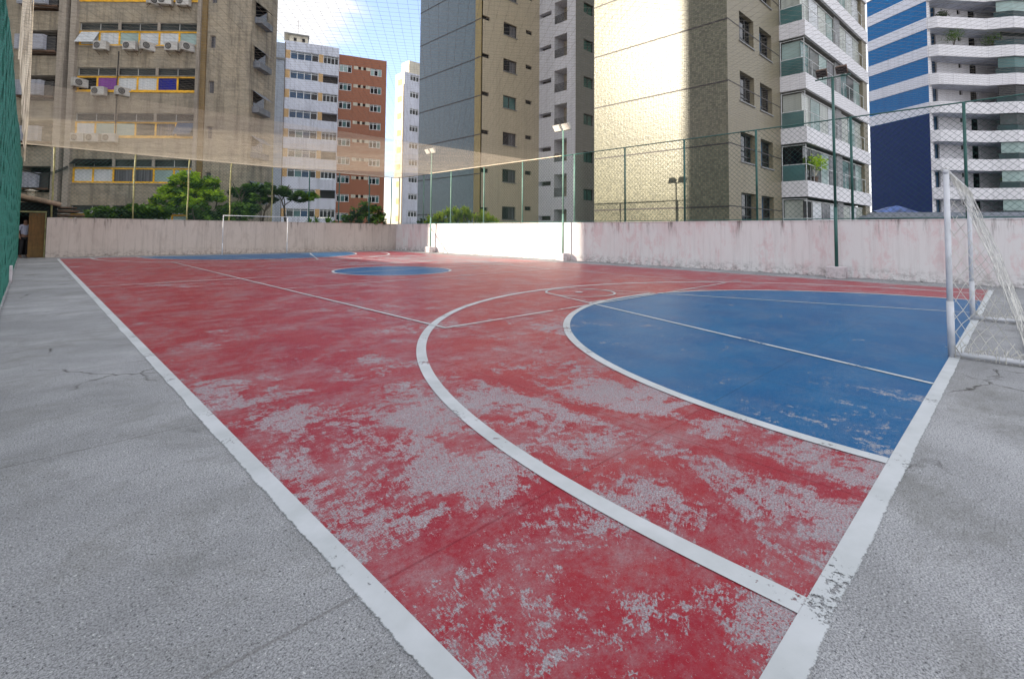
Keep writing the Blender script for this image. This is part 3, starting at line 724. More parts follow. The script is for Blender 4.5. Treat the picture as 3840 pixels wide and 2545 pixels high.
def along(t): return -1.37-(t-7.55)*0.55/13.95
pan = [['pale_curtain', 'white_blind', 'pale_curtain', 'pale_glass'], ['pale_glass', 'pale_curtain', 'white_blind', 'pale_curtain'], ['pale_curtain', 'pale_glass', 'pale_curtain', 'white_blind'], ['teal_glass', 'grey_glass', 'pale_glass', 'grey_curtain']]
for k in range(-1, 11):
    zb = 0.38+3.11*(k+1); z1 = zb+0.92
    if k == -1: zb_ = max(0, zb)
    a = MB(); strip(a, BP, zb, z1, 0.14); fa = a.build('balcony_parapet', M['fascia'], T)
    a = MB(); a.poly([(7.69, 0.0, zb+0.03), (7.69, -1.23, zb+0.03), (21.5, -1.78, zb+0.03), (21.5, 0, zb+0.03)])
    a.poly([(7.69, 0.0, zb+0.5), (7.69, -1.23, zb+0.5), (21.5, -1.78, zb+0.5), (21.5, 0, zb+0.5)]); a.build('balcony_floor', M['soffit'], T)
    zt = zb+3.11                                       # underside of the floor above
    lo, hi = z1, zt
    kk = k+1
    mats = pan[kk % 4] if kk != 1 else pan[3]
    # glazing set back from the parapet edge; dark pillar in the middle
    cuts = [(7.75, 9.2), (9.3, 10.9), (11.0, 12.5), (12.6, 13.9), (15.3, 16.9), (17.0, 18.6), (18.7, 20.2)]
    for i, (ua, ub) in enumerate(cuts):
        pa, pb = (ua, along(ua)+0.30), (ub, along(ub)+0.30)
        mt = M[mats[i % 4]]
        if kk == 1 and i < 1: mt = M['dark_glass']
        if kk == 0 and i < 4: mt = M[['black_void', 'white_blind', 'grey_curtain', 'white_blind'][i]]
        a = MB(); strip(a, [pa, pb], lo+0.02, hi-0.22, 0.02); a.build('glass_panel', mt, T)
    a = MB(); strip(a, [(7.83, -0.05), (7.83, -1.05)], lo+0.02, hi-0.18, 0.02)
    a.build('glass_panel', M['pale_curtain'] if kk % 2 == 0 else (M['pale_glass'] if kk != 1 else M['dark_glass']), T)
    a = MB(); strip(a, [(14.0, along(14.0)+0.22), (15.2, along(15.2)+0.22)], lo+0.005, hi, 0.3); a.build('pier', M['tile_grey'], T)
    a = MB(); strip(a, [(20.3, along(20.3)+0.10), (21.5, along(21.5)+0.10)], lo+0.005, hi, 0.5); a.build('pier', M['tile_brown'], T)
    # railing with glass infill and white rail
    zr_ = lo+0.95
    a = MB()
    a.tube([(7.62, -0.03, zr_), (7.62, -1.30, zr_), (14.0, along(14)+0.07, zr_)], 0.022, 6); a.tube([(15.2, along(15.2)+0.07, zr_), (20.3, along(20.3)+0.07, zr_)], 0.022, 6)
    a.tube([(7.66, -0.03, hi-0.12), (7.66, -1.24, hi-0.12)], 0.02, 6)
    for u in [7.62]+[8.9, 10.2, 11.5, 12.8, 13.95, 15.25, 16.6, 18.0, 19.3, 20.2]: a.tube([(u, along(u)+0.07, lo), (u, along(u)+0.07, zr_)], 0.014, 5)
    a.tube([(7.62, -0.04, lo), (7.62, -0.04, hi-0.1)], 0.02, 5); a.tube([(7.64, -1.28, lo), (7.64, -1.28, hi-0.1)], 0.018, 5)
    a.build('railing', M['white_frame'], T)
    a = MB(); strip(a, [(7.60, -0.06), (7.60, -1.22)], lo+0.02, zr_-0.03, 0.012); a.build('railing_glass', M['teal_glass'], T)
    a = MB()
    a.tube([(8.95, along(8.95)+0.26, lo), (8.95, along(8.95)+0.26, hi-0.15)], 0.02, 5); a.tube([(13.95, along(13.95)+0.26, lo), (13.95, along(13.95)+0.26, hi-0.15)], 0.025, 5)
    strip(a, [(7.8, along(7.8)+0.27), (14.0, along(14)+0.27)], hi-0.24, hi-0.16, 0.05); strip(a, [(15.2, along(15.2)+0.27), (20.3, along(20.3)+0.27)], hi-0.24, hi-0.16, 0.05)
    a.build('glazing_frame', M['grey_frame'], T)

# ------------------------------------------------------------------ middle tower (slate side, beige front, white service wing)
Mt = empty('apartment_tower', (23.6, 28.2, 0), 0, 'tower with blue grey tiled side wall, golden corner strip and beige front', 'building')
MH = 40.0; P = face_left(0)
a = MB(); a.quad((0, 0.72, 0), (0, 8.5, 0), (0, 8.5, MH), (0, 0.72, MH)); a.quad((0, 8.5, 0), (6.6, 8.5, 0), (6.6, 8.5, MH), (0, 8.5, MH)); a.build('side_wall', M['tile_slate'], Mt)
a = MB(); pbox(a, P, 0.0, 0.72, 0, MH, -0.05, 0.1); a.build('corner_strip', M['tile_gold'], Mt)
a = MB()
for k in range(0, 13):
    zc = 2.75+3.03*k; pbox(a, P, 0.74, 8.5, zc-0.04, zc+0.04, -0.012, 0.01); pbox(a, P, -0.005, 0.74, zc-0.04, zc+0.04, -0.06, 0.0)
a.build('floor_joint', M['line_dark'], Mt)
P = face_front(0); ops = []
for k in range(0, 13):
    zz = 3.18+3.0*k
    ops += [(0.10, 0.82, zz-0.30, zz+0.02, 0.2), (2.33, 3.88, zz-0.85, zz+0.18, 0.22), (4.92, 5.70, zz-0.06, zz+0.28, 0.2)]
a = MB(); wall_open(a, P, 0.0, 6.6, 0, MH, ops); a.build('front_wall', M['tile_beige'], Mt)
for (u0, u1, z0, z1, d) in ops:
    if u1-u0 > 1: a = MB(); pbox(a, P, u0-0.04, u1+0.04, z0-0.06, z0-0.003, -0.05, 0.2); a.build('window_sill', M['tile_grey'], Mt)
for i, (u0, u1, z0, z1, d) in enumerate(ops):
    big = u1-u0 > 1
    k = i//3
    window(Mt, P, u0, u1, z0, z1, 2 if big else 1, M['dark_frame'], (([M['teal_glass'], M['teal_glass']] if k == 3 else [M['dark_glass'], M['grey_curtain']]) if big else M['black_void']), 0.19, 0.05 if big else 0.03)
P = face_left(6.6); ops = []
for k in range(0, 13):
    zz = 2.32+2.92*k
    ops += [(-1.38, -0.02, zz, zz+0.38, 0.5), (-3.10, -1.73, zz-1.0, zz+0.88, 1.3)]
a = MB(); wall_open(a, P, -4.0, 0, 0, MH, ops); a.build('service_wing_wall', M['tile_white'], Mt)
for i, (u0, u1, z0, z1, d) in enumerate(ops):
    a = MB(); pbox(a, P, u0, u1, max(z0, 0), z1, d-0.02, d+0.02); a.build('recess_back', M['line_dark'] if d < 1 else M['tile_beige'], Mt)
    if d > 1:
        a = MB(); pbox(a, P, u0+0.02, u0+0.65, max(z0, 0)+0.02, z1-0.35, d-0.10, d-0.05); a.build('service_door', M['black_void'], Mt)
        a = MB()
        for q in range(7): pbox(a, P, u0, u1, max(z0, 0)+0.08+q*0.1, max(z0, 0)+0.12+q*0.1, 0.04, 0.07)
        a.build('balcony_grille', M['dark_frame'], Mt)
P = face_front(-4.0); ops = [(7.66, 9.0, 3.98-0.02+3.12*k, 4.88+3.12*k, 0.2) for k in range(-1, 12)]
a = MB(); wall_open(a, P, 6.6, 14, 0, MH, ops); a.build('grey_wall', M['tile_grey'], Mt)
for (u0, u1, z0, z1, d) in ops: window(Mt, P, u0, u1, z0, z1, 2, M['dark_frame'], M['teal_glass'], 0.18)
a = MB(); a.quad((0, 0, MH), (14, 0, MH), (14, 8.5, MH), (0, 8.5, MH)); a.quad((14, -4, 0), (14, 8.5, 0), (14, 8.5, MH), (14, -4, MH)); a.quad((6.6, -4, MH), (14, -4, MH), (14, 0, MH), (6.6, 0, MH)); a.build('roof', M['roof_grey'], Mt)

# ------------------------------------------------------------------ old concrete building at the left
B = empty('apartment_block', (-1.31, 44.24, 0), -44.26, 'old brown concrete block with ribbon windows in yellow frames', 'building')
BH = 31.0; P = face_front(0); ops = []
rows = [-0.0+3.0*k for k in range(0, 9)]
for k in range(9):
    zt = 2.33+3.0*k
    ops += [(3.05, 10.85, zt-0.01, zt+0.50, 0.16), (3.02, 10.88, zt-1.05, zt-0.05, 0.16)]
    ops += [(11.63, 12.0, zt-1.15, zt-0.32, 0.15)]
ops += [(13.0, 13.9, 2.2, 4.2, 0.3)]
a = MB(); wall_open(a, P, 3.0, 10.9, 0.0, BH, [o for o in ops if o[1] < 11]); a.build('front_wall', M['board'], B)
a = MB(); wall_open(a, P, 11.75, 14.3, 0, BH, []); 
a2 = MB(); wall_open(a2, P, 11.45, 14.3, 0, BH, [o for o in ops if o[0] > 11.5 and o[0] < 12.5]); a2.build('stair_wall', M['board'], B)
a = MB(); pbox(a, P, 10.90, 11.12, 0, BH, -0.25, 0.1); pbox(a, P, 2.62, 3.0, 0, BH, -0.22, 0.1); pbox(a, P, 1.86, 2.34, 0, BH, -0.25, 0.3); a.build('pillar', M['pillar'], B)
a = MB(); pbox(a, P, 11.12, 11.45, 0, BH, -0.12, 0.1); a.build('pillar', M['ochre'], B)
a = MB(); pbox(a, P, 2.34, 2.62, 0, BH, 0.5, 0.6); a.build('shadow_gap', M['rust'], B)
paneB = ['white_blind', 'white_blind', 'pale_glass', 'white_blind', 'pale_glass', 'grey_glass']
rowmats = {0: ['pinkw', 'white_blind', 'grey_curtain', 'grey_curtain', 'pale_glass', 'pale_glass'],
           1: ['white_blind', 'white_blind', 'pale_glass', 'grey_glass', 'grey_curtain', 'blue_glass'],
           2: ['white_blind', 'pale_glass', 'pale_glass', 'grey_glass', 'grey_curtain', 'blue_glass'],
           3: ['dark_glass', 'purple_cloth', 'white_blind', 'white_blind', 'blue_cloth', 'dark_glass'],
           4: ['white_blind', 'white_blind', 'pale_glass', 'white_blind', 'white_blind', 'pale_glass']}
for k in range(9):
    zt = 2.33+3.0*k
    mats = [M.get(n_, M['white_blind']) for n_ in rowmats.get(k, paneB)]
    if k == 1: mats = [M['white_blind'], M['white_blind'], M['grey_curtain'], M['grey_curtain'], M['pale_glass'], M['pale_glass']]
    window(B, P, 3.02, 10.88, zt-1.05, zt-0.05, 6, M['ochre_frame'], mats, 0.10, 0.105)
    window(B, P, 3.05, 10.85, zt-0.01, zt+0.50, 6, M['grey_frame'], M['grey_glass'], 0.14, 0.035)
    window(B, P, 11.63, 12.0, zt-1.15, zt-0.32, 1, M['pillar'], M['grey_curtain'], 0.12, 0.035)
    a = MB(); pbox(a, P, 2.98, 10.9, zt-1.13, zt-1.055, -0.05, 0.02); a.build('window_sill', M['ochre_frame'] if k in (3, 5, 2) else M['pillar'], B)
    for uu in (5.68, 8.25):
        a = MB(); pbox(a, P, uu-0.09, uu+0.09, zt-0.01, zt+0.5, -0.01, 0.05); a.build('window_post', M['pillar'], B)
# opened sash
a = MB(); a.quad((9.6, -0.35, 7.42), (10.75, -0.35, 7.42), (10.85, 0.02, 8.25), (9.7, 0.02, 8.25)); a.build('open_sash', M['blue_glass'], B)
a = MB(); a.quad((3.1, -0.42, 13.38), (4.3, -0.42, 13.38), (4.35, 0.02, 14.2), (3.15, 0.02, 14.2)); a.build('open_sash', M['white_blind'], B)
a = MB(); a.quad((3.1, -0.35, 5.45), (5.5, -0.35, 5.45), (5.6, 0.02, 5.85), (3.15, 0.02, 5.85)); a.build('open_sash', M['dark_glass'], B)
# left bay with recessed openings and clad balcony boxes
ops = [(-0.5, 1.82, 2.35+2.98*k-1.7, 2.35+2.98*k, 0.9) for k in range(0, 9)]
a = MB(); wall_open(a, P, -3.0, 1.86, 0, BH, ops); a.build('left_bay_wall', M['board'], B)
for (u0, u1, z0, z1, d) in ops:
    a = MB(); pbox(a, P, u0, u1, z0, z1, 0.88, 0.92); a.build('recess_back', M['black_void'], B)
    bx = MB(); pbox(bx, P, u0-0.12, 1.22, z0+0.28, z1-0.46, -0.55, 0.5)
    for q in range(7): pbox(bx, P, u0-0.12, 1.22, z0+0.36+q*0.13, z0+0.40+q*0.13, -0.575, -0.55)
    bx.build('clad_box', M['corrugated'], B)
    sd = MB(); pbox(sd, P, 1.225, 1.80, z0+0.18, z1-0.5, -0.30, 0.5); sd.build('side_panel', M['dark_frame'], B)
    rl = MB(); pbox(rl, P, u0, 1.8, z0+0.16, z0+0.27, -0.35, 0.4); rl.build('ledge', M['rust'], B)
a = MB(); wall_open(a, face_left(14.3), 0, 3.5, 0, BH, []); a.quad((14.3, 3.5, 0), (-3, 3.5, 0), (-3, 3.5, BH), (14.3, 3.5, BH)); a.build('side_wall', M['board'], B)
for k in range(5):
    a = MB(); zc = 4.0+3.0*k; a.quad((14.3, 0.3, zc+0.55), (14.3, 2.1, zc+0.55), (14.95, 2.0, zc+0.05), (14.95, 0.4, zc+0.05))
    a.build('window_hood', M['roof_grey'], B)
    a = MB(); a.box(14.3, 14.75, 0.4, 2.0, zc-0.95, zc-0.55); a.build('planter_box', M['roof_grey'], B)
    a = MB(); a.box(14.28, 14.33, 0.5, 1.9, zc-0.5, zc+0.5); a.build('side_window', M['dark_glass'], B)
a = MB(); a.quad((-3, 0, BH), (14.3, 0, BH), (14.3, 3.5, BH), (-3, 3.5, BH)); a.build('roof', M['roof_grey'], B)
a = MB(); a.tube([(5.72, -0.04, 12.9), (5.7, -0.05, 10.5), (5.75, -0.04, 6.9)], 0.03, 5)
a.tube([(3.0, -0.3, 5.3), (2.3, -0.5, 4.9), (1.4, -0.6, 4.75), (0.6, -0.9, 5.0)], 0.04, 5); a.tube([(3.0, -0.3, 5.2), (2.3, -0.6, 4.75), (1.6, -0.8, 4.7)], 0.035, 5)
a.build('cable_run', M['cable'], B)
# outdoor units on brackets
def ac_unit():
    r = empty('air_conditioner', (0, 0, 0)); 
    a = MB(); a.box(-0.42, 0.42, -0.34, 0.0, 0.0, 0.56); a.build('casing', M['ac_white'], r, bevel=0.03)
    a = MB(); a.poly([(-0.15+0.21*math.cos(2*math.pi*k/20), -0.346, 0.28+0.21*math.sin(2*math.pi*k/20)) for k in range(20)])
    gr = a.build('fan_grille', M['ac_dark'], r)
    a = MB()
    for rr_ in (0.21, 0.12, 0.05): a.tube([(-0.15+rr_*math.cos(2*math.pi*k/20), -0.352, 0.28+rr_*math.sin(2*math.pi*k/20)) for k in range(21)], 0.008, 4)
    a.build('grille_wire', M['ac_white'], gr)
    a = MB()
    for s_ in (-0.3, 0.3): a.tube([(s_, 0.1, -0.22), (s_, -0.32, -0.02), (s_, 0.1, -0.02)], 0.018, 5)
    a.build('bracket', M['rust'], r)
    return r
ac_spots = [((4.39, 5.22), 12.86, 'air conditioner below the second blind of the top full row of yellow windows', 0),
    ((6.26, 7.13), 12.87, 'air conditioner with a large fan under the middle of the top full window row', 0),
    ((7.24, 7.95), 12.88, 'air conditioner turned sideways right of the large fan unit under the top full window row', 60),
    ((8.98, 9.84), 12.84, 'grey air conditioner hanging under the right end of the top full window row', 0),
    ((9.87, 10.5), 12.85, 'rightmost air conditioner under the top full window row, seen edge on', 60),
    ((4.35, 5.26), 9.88, 'air conditioner with round fan right below the purple cloth window', 0),
    ((5.82, 6.37), 9.90, 'air conditioner seen side on to the right of the one under the purple cloth', 65),
    ((2.95, 3.6), 10.45, 'small air conditioner at the left end of the window row with the purple cloth', 70),
    ((7.65, 8.15), 15.88, 'leftmost of the three air conditioners at the top edge of the picture', 65),
    ((8.41, 9.19), 15.88, 'middle one of the three air conditioners at the top edge of the picture', 10),
    ((9.55, 10.5), 15.82, 'rightmost of the three air conditioners at the top edge, fan facing out', 0),
    ((3.25, 4.0), 6.86, 'leftmost air conditioner seen through the sunlit band of the net', 0),
    ((4.15, 5.0), 6.86, 'second air conditioner from the left seen through the sunlit band of the net', 0),
    ((5.2, 6.1), 6.86, 'third air conditioner from the left seen through the sunlit band of the net', 0)]
ac0 = ac_unit(); rB = Matrix.Rotation(rad(-44.26), 4, 'Z'); oB = Vector((-1.31, 44.24, 0))
for i, ((ua, ub), zz, lb, rz) in enumerate(ac_spots):
    o = ac0 if i == 0 else copy_tree(ac0)
    p = rB @ Vector(((ua+ub)/2, -0.16, zz)) + oB
    o.location = p; o.rotation_euler = (0, 0, rad(-44.26+rz)); tag(o, lb, 'air conditioner', 'air conditioners on the old concrete block')

# ------------------------------------------------------------------ far buildings
W_ = empty('apartment_block', (26.24, 75.48, 0), -19.5, 'white banded block with ochre piers and rows of blue windows behind the trees', 'building')
P = face_front(0); ops = []
for k in range(10):
    zb = 27.1-2.98*k
    if zb < 0.2: continue
    ops += [(0.0, 4.0, zb, zb+1.27, 0.3), (4.66, 6.88, zb-0.05, zb+1.25, 0.3 if k % 2 == 0 else 1.0)]
a = MB(); wall_open(a, P, -0.7, 6.95, 0, 29.8, ops); a.quad((-0.7, 0, 29.8), (6.95, 0, 29.8), (6.95, 8, 29.8), (-0.7, 8, 29.8)); a.quad((-0.7, 0, 0), (-0.7, 8, 0), (-0.7, 8, 29.8), (-0.7, 0, 29.8)); a.quad((6.95, 0, 0), (6.95, 8, 0), (6.95, 8, 29.8), (6.95, 0, 29.8)); a.build('wall', M['white_paint'], W_)
for k in range(10):
    zb = 27.1-2.98*k
    if zb < 0.2: continue
    a = MB(); pbox(a, P, -0.69, -0.01, zb, zb+1.27, -0.004, 0.3); pbox(a, P, 4.01, 4.65, zb, zb+1.27, -0.004, 0.3); a.build('pier', M['ochre_paint'], W_)
    gl = [M['blue_glass'], M['blue_glass'], M['blue_glass'], M['dark_glass']] if k < 4 else [M['grey_glass'], M['teal_glass'], M['blue_glass'], M['dark_glass']]
    window(W_, P, 0.0, 4.0, zb, zb+1.27, 4, M['white_frame'], gl, 0.25, 0.09, zb+1.0)
    if k % 2 == 0: window(W_, P, 4.66, 6.88, zb, zb+1.25, 4, M['white_frame'], M['dark_glass'], 0.25, 0.08, zb+1.0)
    else:
        a = MB(); pbox(a, P, 4.66, 6.88, zb, zb+1.25, 0.95, 1.0); a.build('balcony_recess', M['line_dark'], W_)
a = MB(); a.box(-0.2, 2.4, 1.2, 4, 29.8, 31.2); a.build('roof_house', M['cream_paint'], W_)
a = MB(); a.box(-0.95, 2.6, 0.9, 4.2, 31.2, 31.35); a.tube([(-0.8, 1.0, 29.8), (-0.8, 1.0, 31.2)], 0.05, 5); a.build('roof_slab', M['soffit'], W_)
a = MB(); a.box(0.4, 0.8, 1.17, 1.2, 30.3, 30.8); a.box(1.6, 2.0, 1.17, 1.2, 30.3, 30.8); a.build('roof_vent', M['black_void'], W_)
a = MB(); a.tube([(-0.74, -0.08, 0), (-0.74, -0.08, 29.5)], 0.09, 6); a.build('downpipe', M['line_dark'], W_)
a = MB(); a.tube([(1.0, 2, 31.3), (1.0, 2, 34)], 0.025, 4); a.tube([(0.6, 2, 33), (1.4, 2, 33)], 0.02, 4); a.build('antenna', M['line_dark'], W_)
K_ = empty('apartment_block', (26.24, 75.48, 0), -19.5, 'red brick faced block adjoining the white banded one', 'building')
P = face_front(1.0); ops = []
for k in range(9):
    zb = 26.45-2.95*k
    ops += [(7.1, 9.0, zb, zb+1.2, 0.2), (11.9, 13.7, zb, zb+1.2, 0.2), (10.0, 10.42, zb+0.75, zb+1.15, 0.25), (10.78, 11.2, zb+0.75, zb+1.15, 0.25)]
a = MB(); wall_open(a, P, 6.96, 14.47, 0, 29.2, ops); a.quad((6.96, 1, 29.2), (14.47, 1, 29.2), (14.47, 8, 29.2), (6.96, 8, 29.2)); a.quad((14.47, 1, 0), (14.47, 8, 0), (14.47, 8, 29.2), (14.47, 1, 29.2)); a.build('wall', M['brick'], K_)
for k in range(9):
    zb = 26.45-2.95*k
    g1 = M['pale_glass'] if k in (0,) else M['dark_glass']
    window(K_, P, 7.1, 9.0, zb, zb+1.2, 3, M['white_frame'], [g1, M['teal_glass'] if k else g1, M['dark_glass']], 0.12, 0.09, zb+0.95)
    window(K_, P, 11.9, 13.7, zb, zb+1.2, 3, M['white_frame'], [g1, M['dark_glass'], M['teal_glass'] if k else g1], 0.12, 0.09, zb+0.95)
    a = MB(); pbox(a, P, 10.0, 10.42, zb+0.75, zb+1.15, 0.22, 0.25); pbox(a, P, 10.78, 11.2, zb+0.75, zb+1.15, 0.22, 0.25); a.build('vent_window', M['black_void'], K_)
    for q0, q1 in ((9.3, 9.99), (10.43, 10.77), (11.21, 11.85)):
        a = MB(); pbox(a, P, q0, q1, zb+0.68, zb+1.2, -0.01, 0.05); a.build('vent_surround', M['cream_paint'], K_)
F_ = empty('apartment_block', (46.4, 76.07, 0), 0, 'distant white block with a bright sunlit edge left of the dark tiled tower', 'building')
P = face_front(0); ops = [(1.2, 3.1, 28.65-3.1*k-0.05, 28.65-3.1*k+1.1, 0.2) for k in range(9)]
a = MB(); wall_open(a, P, 0, 6, 0, 30.0, ops); a.build('front_wall', M['white_paint'], F_)
for (u0, u1, z0, z1, d) in ops: window(F_, P, u0, u1, z0, z1, 3, M['white_frame'], [M['grey_glass'], M['dark_glass'], M['grey_glass']], 0.15, 0.1, z1-0.25)
a = MB(); a.quad((0, 0, 0), (0, 3.0, 0), (0, 3.0, 30), (0, 0, 30)); a.quad((0, 0, 30), (0, 3, 30), (6, 3, 30), (6, 0, 30)); a.box(1.2, 6, 0.4, 3, 30, 32.4); a.build('side_wall', M['cream_paint'], F_)
a = MB()
for k in range(9): a.box(-0.05, 0.0, 0.9, 2.1, 3.0+3.1*k, 4.0+3.1*k)
a.build('side_vent', M['ochre_paint'], F_)
G_ = empty('apartment_block', (21.3, 68.0, 0), -19.5, 'narrow grey ribbed block between the old brown block and the white banded one', 'building')
a = MB(); a.box(-3, 1.42, 0, 4, 0, 26.3); a.build('wall', M['ribbed'], G_)
a = MB(); a.box(-3.1, 1.5, -0.12, 4.1, 24.0, 24.25); a.build('cornice', M['soffit'], G_)

# blue and white tower at the right
Rb = empty('apartment_tower', (64.59, 5.97, 0), -33.5, 'blue tiled tower with white stripes and stacked white balconies at the right', 'building')
RH = 42.0; P = face_left(0)
a = MB(); a.quad((0, -0.5, 0), (0, 6.3, 0), (0, 6.3, 13.7), (0, -0.5, 13.7)); a.build('lower_side_wall', M['tile_navy'], Rb)
a = MB(); a.quad((0, -0.5, 13.7), (0, 6.3, 13.7), (0, 6.3, RH), (0, -0.5, RH)); a.quad((0, 6.3, 0), (26, 6.3, 0), (26, 6.3, RH), (0, 6.3, RH)); a.build('side_wall', M['tile_blue'], Rb)
pl = [(0.0, -0.5), (0.65, -1.05), (5.95, -1.55), (8.2, -2.65), (24, -3.6)]
P = face_front(0.6); ops = []
for k in range(14):
    zf = 1.0+2.92*k                                   # top of parapet
    ops += [(1.85, 2.5, zf-0.9, zf+2.15-0.9+0.3, 0.25), (5.3, 5.72, zf+0.65, zf+1.5, 0.2), (6.75, 7.75, zf-0.9, zf+1.55, 0.25)]
a = MB(); wall_open(a, P, 0.06, 24, 0, RH, ops); a.box(0.04, 0.45, -0.44, 0.58, 0, RH); a.build('rear_wall', M['fascia'], Rb)
for i, (u0, u1, z0, z1, d) in enumerate(ops): window(Rb, P, u0, u1, max(z0, 0), z1, 1 if i % 3 else 1, M['dark_frame'], M['blue_glass'] if i % 3 == 0 else M['dark_glass'], 0.2, 0.05)
for k in range(14):
    zf = 0.35+2.92*k; zb, zt = zf-0.25+0.0, zf+0.95
    zb = 2.07+2.92*(k-1); zt = zb+1.16
    if zt < 0: continue
    a = MB(); strip(a, pl, max(0, zb), zt, 0.14); a.build('balcony_parapet', M['fascia'], Rb)
    a = MB(); a.poly([(0.1, 0.6, zb+0.02), (0.1, -0.4, zb+0.02), (0.65, -0.95, zb+0.02), (5.95, -1.45, zb+0.02), (8.2, -2.5, zb+0.02), (24, -3.5, zb+0.02), (24, 0.6, zb+0.02)]); a.build('balcony_floor', M['white_paint'], Rb)
    if zb > 13:
        a = MB(); pbox(a, face_left(0), -0.5, 6.31, zb, zt, -0.05, 0.05); a.build('white_stripe', M['fascia'], Rb)
    # glazed bay on the right
    lo, hi = zt, zb+2.92
    bay = [(7.1, -1.80), (8.35, -2.42), (24, -3.37)]
    gm = ['pale_glass', 'dark_glass', 'pale_glass', 'pale_glass', 'grey_glass', 'teal_glass']
    if k != 7:
        a = MB(); strip(a, bay, lo+0.62, hi-0.012, 0.03); a.build('glass_panel', M[['teal_glass', 'pale_glass', 'pale_glass', 'pale_glass', 'grey_glass', 'dark_glass'][k % 6]], Rb)
    else:
        a = MB(); strip(a, [(8.0, -1.5), (24, -3.0)], lo+0.62, hi-0.05, 0.03); a.build('glass_panel', M['grey_glass'], Rb)
    a = MB(); strip(a, [(6.8, -1.76), (8.27, -2.5), (24, -3.45)], lo, lo+0.60, 0.03); a.build('railing_glass', M['dark_teal'], Rb)
    a = MB(); a.tube([(6.2, -1.45, lo+0.62), (8.27, -2.5, lo+0.62), (24, -3.45, lo+0.62)], 0.03, 4)
    for u in (10.5, 12.8, 15): a.tube([(u, -2.5-(u-8.27)*0.0604, lo), (u, -2.5-(u-8.27)*0.0604, hi)], 0.035, 4)
    a.build('railing', M['dark_frame'], Rb)
a = MB(); a.quad((0, -0.5, RH), (24, -0.5, RH), (24, 6.3, RH), (0, 6.3, RH)); a.build('roof', M['roof_grey'], Rb)

# low roof line and tarpaulin before the blue tower
lr = empty('low_building', (44, 4, 0), -60, 'long low shed with a grey fibre cement roof beyond the right wall', 'shed')
a = MB(); a.box(-14, 16, 0, 5, 0, 2.55); a.build('wall', M['roof_grey'], lr)
a = MB(); a.quad((-14, -0.3, 2.5), (16, -0.3, 2.5), (16, 2.5, 3.05), (-14, 2.5, 3.05)); a.quad((-14, 5.3, 2.5), (16, 5.3, 2.5), (16, 2.5, 3.05), (-14, 2.5, 3.05)); a.build('roof', M['roof_grey'], lr)
tp_ = MB()
base = Vector((48.0, 7.2, 2.9)); ax = Vector((0.55, -0.83, 0))
gridp = []
for i in range(13):
    row = []
    for j in range(6):
        u = i/12*4.6; v = j/5*2.2
        hgt = 0.95*max(0, 1-abs(u-1.5)/2.6)*max(0.15, 1-abs(v-1.1)/1.3)+0.08*R.random()
        p = base+ax*u+Vector((0.83, 0.55, 0))*v; row.append((p.x, p.y, p.z+hgt))
    gridp.append(row)
for i in range(12):
    for j in range(5): tp_.quad(gridp[i][j], gridp[i+1][j], gridp[i+1][j+1], gridp[i][j+1])
tag(tp_.build('tarpaulin', M['tarp']), 'blue tarpaulin heaped on the low grey roof before the navy wall', 'tarpaulin')

# towers beyond the picture's left edge; their shade falls over the court
def plain_tower(x0, x1, y0, y1, h, label, mat):
    r = empty('apartment_tower', (x0, y0, 0), 0, label, 'building')
    a = MB(); a.box(0, x1-x0, 0, y1-y0, 0, h); a.build('wall', mat, r)
    a = MB()
    k = 1
    while k*3.0 < h-1.5:
        zz = k*3.0; a.box(x1-x0, x1-x0+0.03, 1, y1-y0-1, zz, zz+1.3); a.box(1, x1-x0-1, -0.03, 0, zz, zz+1.3); k += 1
    a.build('ribbon_window', M['grey_glass'], r)
    return r
plain_tower(-62, -45, 6, 42.7, 56, 'broad pale tower standing beyond the left fence, out of view', M['cream_paint'])
plain_tower(-20, -8, 43.4, 66, 48, 'pale tower standing beyond the left fence behind the old block, out of view', M['cream_paint'])
plain_tower(-15, -6, 20, 39, 6.1, 'low rendered building beyond the left fence, out of view', M['cream_paint'])

# ------------------------------------------------------------------ shed and gate at the far left corner
sh = empty('shed', (-1.0, 31.0, 0), 0, 'small tiled lean-to with a dark doorway and orange wooden door in the far left corner', 'shed')
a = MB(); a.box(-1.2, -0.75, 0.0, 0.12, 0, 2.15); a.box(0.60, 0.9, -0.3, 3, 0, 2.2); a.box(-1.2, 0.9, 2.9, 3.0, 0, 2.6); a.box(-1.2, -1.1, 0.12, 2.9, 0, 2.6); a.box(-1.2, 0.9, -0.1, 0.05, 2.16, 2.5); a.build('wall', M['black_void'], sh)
a = MB(); a.box(-0.02, 0.50, -0.62, -0.57, 0.02, 2.02); a.build('door', M['wood'], sh)
a = MB(); a.box(-0.75, 0.56, -0.66, -0.58, 2.04, 2.10); a.box(0.505, 0.55, -0.66, -0.58, 0.0, 2.03); a.build('door_frame', M['yellow_post'], sh)
a = MB()
for i in range(16):
    y0 = -0.9+i*0.25
    pts = [(-1.5, y0, 3.05), (1.0, y0, 2.42)]; a.tube(pts, 0.10, 8)
a.build('roof', M['roof_tile'], sh)
a = MB(); a.tube([(0.0, 0.6, 2.6), (0.0, 0.6, 3.05)], 0.14, 10); a.tube([(0.0, 0.6, 3.06), (0.0, 0.6, 3.14)], [0.26, 0.05], 10); a.build('vent_cap', M['cream_paint'], sh)
a = MB(); a.box(0.92, 1.9, -0.2, 2.5, 1.9, 2.0); a.box(0.92, 1.7, -0.35, 2.5, 2.1, 2.2); a.box(1.0, 1.6, -0.3, 2.0, 2.28, 2.34); a.build('stacked_boards', M['rust'], sh)

